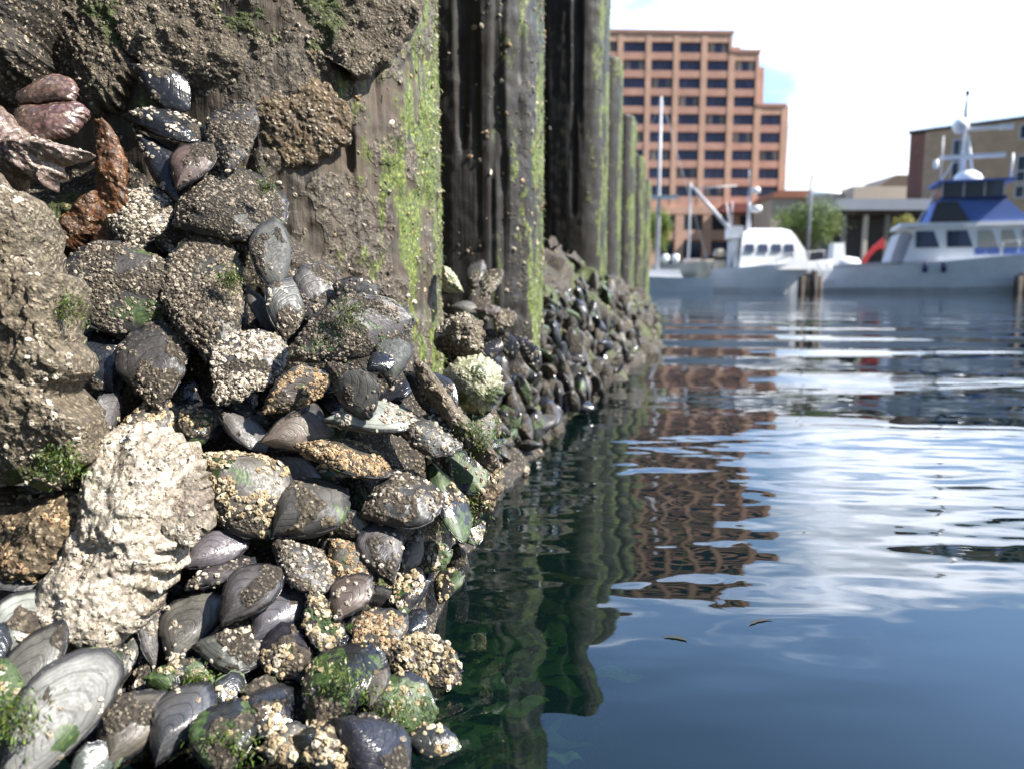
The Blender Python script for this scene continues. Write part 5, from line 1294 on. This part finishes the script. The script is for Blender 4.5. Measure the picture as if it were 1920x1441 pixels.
for pts, r_ in (([(-2.0, -.6, 4.3), (-1.2, -.3, 6.0), (-.2, -.1, 8.0)], .035), ([(-1.0, -1.2, 6.74), (-1.0, -1.2, 9.4)], .03), ([(2.7, -1.2, 6.74), (2.7, -1.2, 8.2)], .06)): w_ = MB(); w_.tube(pts, r_, 6); w_.build('aerial', M_WHITEP, A, True)
w_ = MB(); w_.lathe([(0, .3), (.14, .26), (.16, -.2), (0, -.3)], (-1.0, .5, 8.0), 10); w_.build('horn', M_WHITEP, A, True)
w_ = MB(); taper(w_, -3.6, -2.6, 1.9, 1.9, -3.1, -2.4, 1.75, 3.7); w_.build('aft_cabin_end', M_GREYP, A)
fen = [(-1.7, -2.34), (-.7, -2.34)]
for x, y in fen: w_ = MB(); w_.lathe([(0, .35), (.12, .28), (.14, -.25), (0, -.35)], (x, y, 1.55), 10); w_.build('fender', M_NAVY, A, True)
for x in (-8.6, -7.4, -6.9): w_ = MB(); w_.lathe([(0, .09), (.09, .05), (.09, -.05), (0, -.09)], (x, -2.14, .75), 10); w_.build('porthole', M_PINKW, A, True)
w_ = MB(); rl_ = []
for x in np.linspace(1.5, 7.6, 8):
    s = (x + 7.6) / 15.2; sh = 1.55 + 1.45 * s ** 1.8; bw = 2.3 * (1 - max(0, (s - .45) / .55) ** 2.1)
    w_.tube([(x, -bw * .95, sh), (x, -bw * .95, sh + .75)], .025, 6); rl_.append((x, -bw * .95, sh + .75))
w_.tube(rl_, .025, 6)
w_.build('railing', M_ALU, A, True)
k_ = MB(); k_.tube([(-8.9, 0, 1.6), (-9.1, 0, 3.3)], .03, 6); k_.build('flagstaff', M_ALU, A, True)
fl = MB(); YF = 45.4
fl.prism([(PX(u, YF) - PX(1630, YF), PZ(v, YF) - PZ(492, YF)) for u, v in ((1612, 494), (1616, 482), (1630, 464), (1650, 446), (1653, 466), (1640, 468), (1626, 482), (1620, 494))], -.10, .06)
f_ = fl.build('red_flag', M_RED, None, False, (PX(1630, YF), YF, PZ(492, YF)))
tag(f_, 'red furled cloth slanting up at the stern of the motor yacht', 'flag')

# --- white fishing boat
YC = 46.0
Bt = empty('fishing_boat', (PX(1382, YC), YC, 0), R(-6)); tag(Bt, 'white fishing boat with rounded wheelhouse, boom and radar mast', 'boat')
hull(10.1, 3.4, 1.35, 2.05, 'hull', Bt, M_HULL, transom=.85)
w_ = MB()
cs = []
for f, xa, xb, y, z in ((0, -.2, 4.0, 1.5, 1.4), (.4, -.1, 3.7, 1.34, 2.5), (.75, .0, 3.2, 1.08, 3.3), (.93, .25, 2.9, .85, 3.7), (1, .6, 2.4, .5, 3.85)):
    cs.append([(xa, -y, z), (xb, -y * .7, z), (xb + .12, 0, z), (xb, y * .7, z), (xa, y, z)])
w_.loft(cs); w_.build('wheelhouse', M_WHITEP, Bt)
for x in (.15, .95, 1.75, 2.5):
    w_ = MB(); s = (x + .1) / 3.8; ya = 1.36 * (1 - .3 * s) + .02
    quad(w_, [(x, -ya, 2.45), (x + .55, -ya + .06, 2.45), (x + .5, -ya + .20, 2.90), (x, -ya + .14, 2.90)], .05); w_.build('window', M_GLASS, Bt)
w_ = MB(); w_.box(-.45, -.22, -1.2, 1.2, 1.45, 3.2); w_.build('aft_bulkhead', M_GREYP, Bt)
w_ = MB(); w_.box(-.7, .1, -.8, .8, 3.3, 4.0); w_.build('roof_locker', M_WHITEP, Bt)
w_ = MB(); w_.tube([(.55, 0, 3.7), (.5, 0, 6.2)], .14, 8, .07); w_.tube([(.5, 0, 6.2), (.45, 0, 7.4)], .03, 6); w_.tube([(-.6, -.4, 3.8), (-.9, -.4, 5.4)], .05, 6); w_.tube([(-.4, .4, 3.8), (-.4, .4, 5.6)], .035, 6); w_.build('mast', M_GREYP, Bt, True)
w_ = MB(); w_.lathe([(0, .2), (.28, .16), (.3, -.12), (0, -.2)], (.85, 0, 6.15), 14); w_.build('radar_dome', M_WHITEP, Bt, True)
w_ = MB(); w_.lathe([(0, .22), (.36, .16), (.36, -.14), (0, -.2)], (.9, -.1, 5.05), 14); w_.build('search_light', M_WHITEP, Bt, True)
w_ = MB(); w_.tube([(-.6, 0, 3.9), (-2.9, 0, 6.45)], .13, 8, .09); w_.build('boom', M_ALU, Bt, True)
w_ = MB(); w_.tube([(-3.0, 0, 1.3), (-3.0, 0, 6.7)], .09, 8, .06); w_.tube([(-3.0, 0, 6.3), (-.2, .3, 6.5)], .04, 6); w_.build('gantry_post', M_ALU, Bt, True)
w_ = MB(); w_.lathe([(0, 1.0), (.5, .9), (.75, .5), (.8, 0), (0, 0)], (-1.5, 0, 1.4), 14); w_.build('net_drum', M_TIMB, Bt, True)
w_ = MB(); w_.box(-2.5, -.9, -.9, .9, 1.4, 2.0); w_.lathe([(0, .5), (.35, .4), (.4, .1), (.4, 0), (0, 0)], (-1.2, -.5, 2.2), 12); w_.build('deck_gear', mat_plain('deck_gear_cream', (.42, .36, .28), .8), Bt, True)
w_ = MB(); rl_ = []
for x in (1.0, 2.0, 3.0, 4.0, 5.0):
    s = (x + 5.45) / 10.9; sh = 1.35 + .7 * s ** 1.8; bw = 1.7 * (1 - max(0, (s - .45) / .55) ** 2.1); w_.tube([(x, -bw * .93, sh), (x, -bw * .93, sh + .55)], .022, 6); rl_.append((x, -bw * .93, sh + .55))
w_.tube(rl_, .022, 6)
w_.build('railing', M_ALU, Bt, True)
for x in (-5.2, -3.9, -1.9): w_ = MB(); w_.lathe([(0, .1), (.1, .05), (.1, -.05), (0, -.1)], (x, -1.58, .85), 10); w_.build('porthole', M_PINKW, Bt, True)

# --- grey tender hung across the fishing boat's stern, with its outboards
YD = 44.5
D = empty('tender', (PX(1278, YD), YD, PZ(513, YD)), R(-6)); tag(D, 'small grey-green tender carried high at the stern of the fishing boat', 'boat')
hull(3.4, 1.3, .55, .75, 'hull', D, mat_plain('grey_green_hull', (.13, .15, .15), .5), transom=.8, chine=.1)
for x in (-1.0, -.4): w_ = MB(); w_.lathe([(0, .55), (.2, .5), (.24, .2), (.16, 0), (0, 0)], (x, 0, .6), 12); w_.build('outboard_motor', M_WHITEP, D, True)
w_ = MB(); w_.box(.1, 1.0, -.4, .4, .6, .85); w_.build('seat', M_PINKW, D)
cr_ = MB(); cr_.box(-1.2, -.2, -.3, .3, -.95, -.34); cr_.box(.2, 1.2, -.3, .3, -.95, -.34); cr_.build('cradle', M_GREYP, D)

# --- sailing boat half hidden by the farthest pile
YE = 43.0
E = empty('sailing_boat', (PX(1225, YE), YE, 0), R(170)); tag(E, 'low white sailing boat with a tall bare mast beside the last pile', 'boat')
hull(6.6, 2.0, .85, 1.15, 'hull', E, M_HULL, transom=.75)
w_ = MB(); taper(w_, -1.6, 1.3, .75, .9, -1.4, 1.0, .6, 1.35); w_.build('cabin', M_GREYP, E)
zt_ = PZ(182, YE)
w_ = MB(); w_.tube([(-.18, 0, .9), (-.18, 0, zt_ * .5), (-.18, 0, zt_)], .13, 8, .07); w_.build('mast', M_ALU, E, True)
zb_ = PZ(371, YE)
w_ = MB(); w_.box(-1.25, .45, -.12, .12, zb_ - .1, zb_ + .12); w_.build('spreader', M_WHITEP, E)
w_ = MB(); w_.tube([(-.18, 0, zt_), (-3.2, 0, 1.1)], .012, 5); w_.tube([(-.18, 0, zt_), (2.9, 0, 1.0)], .012, 5); w_.build('stays', M_ALU, E, True)

# --- small white motorboat and bits behind the two larger boats
YG_ = 58.0
G = empty('small_motorboat', (PX(1600, YG_), YG_, .35), R(-8)); tag(G, 'small white motorboat seen between the fishing boat and the motor yacht', 'boat')
hull(3.6, 1.8, 1.35, 1.5, 'hull', G, M_WHITEP)
w_ = MB(); taper(w_, -1.9, -.8, .8, 1.5, -1.8, -1.0, .7, 3.4); w_.build('cabin', M_WHITEP, G)
w_ = MB(); w_.lathe([(0, .9), (.8, .75), (1.1, .3), (1.1, 0), (0, 0)], (-.6, 0, 1.5), 14); w_.build('dinghy_cover', M_WHITEP, G, True)
for i, (u, v, c, lb) in enumerate(((1547, 492, M_PINKW, 'pink-white float on the quay behind the fishing boat bow'), (1566, 488, M_WHITEP, 'white float on the quay left of the small motorboat'), (1655, 487, M_PINKW, 'pale bundle on the quay right of the red cloth'))):
    w_ = MB(); w_.lathe([(0, .6), (.5, .5), (.75, .1), (.7, -.3), (.3, -.6), (0, -.62)], (0, 0, 0), 12); o = w_.build('float', c, None, True); o.location = (PX(u, 60.9), 60.9, 1.75); tag(o, lb, 'float')
# mooring dolphins of tarred timber between the boats
for u, lb in ((1520, 'dark timber mooring post cluster between the two white boats'), (1926, 'dark timber mooring post cluster at the right edge behind the yacht bow')):
    Dn = empty('mooring_posts', (PX(u, 43.5), 43.5, 0)); tag(Dn, lb, 'mooring posts')
    for j in range(4):
        w_ = MB(); w_.tube([((j - 1.5) * .42, .2 * (j % 2), -1.5), ((j - 1.5) * .36, .2 * (j % 2), 1.0 + .16 * (j % 3))], .24, 9, .20); w_.build('post', M_TIMB, Dn, True)
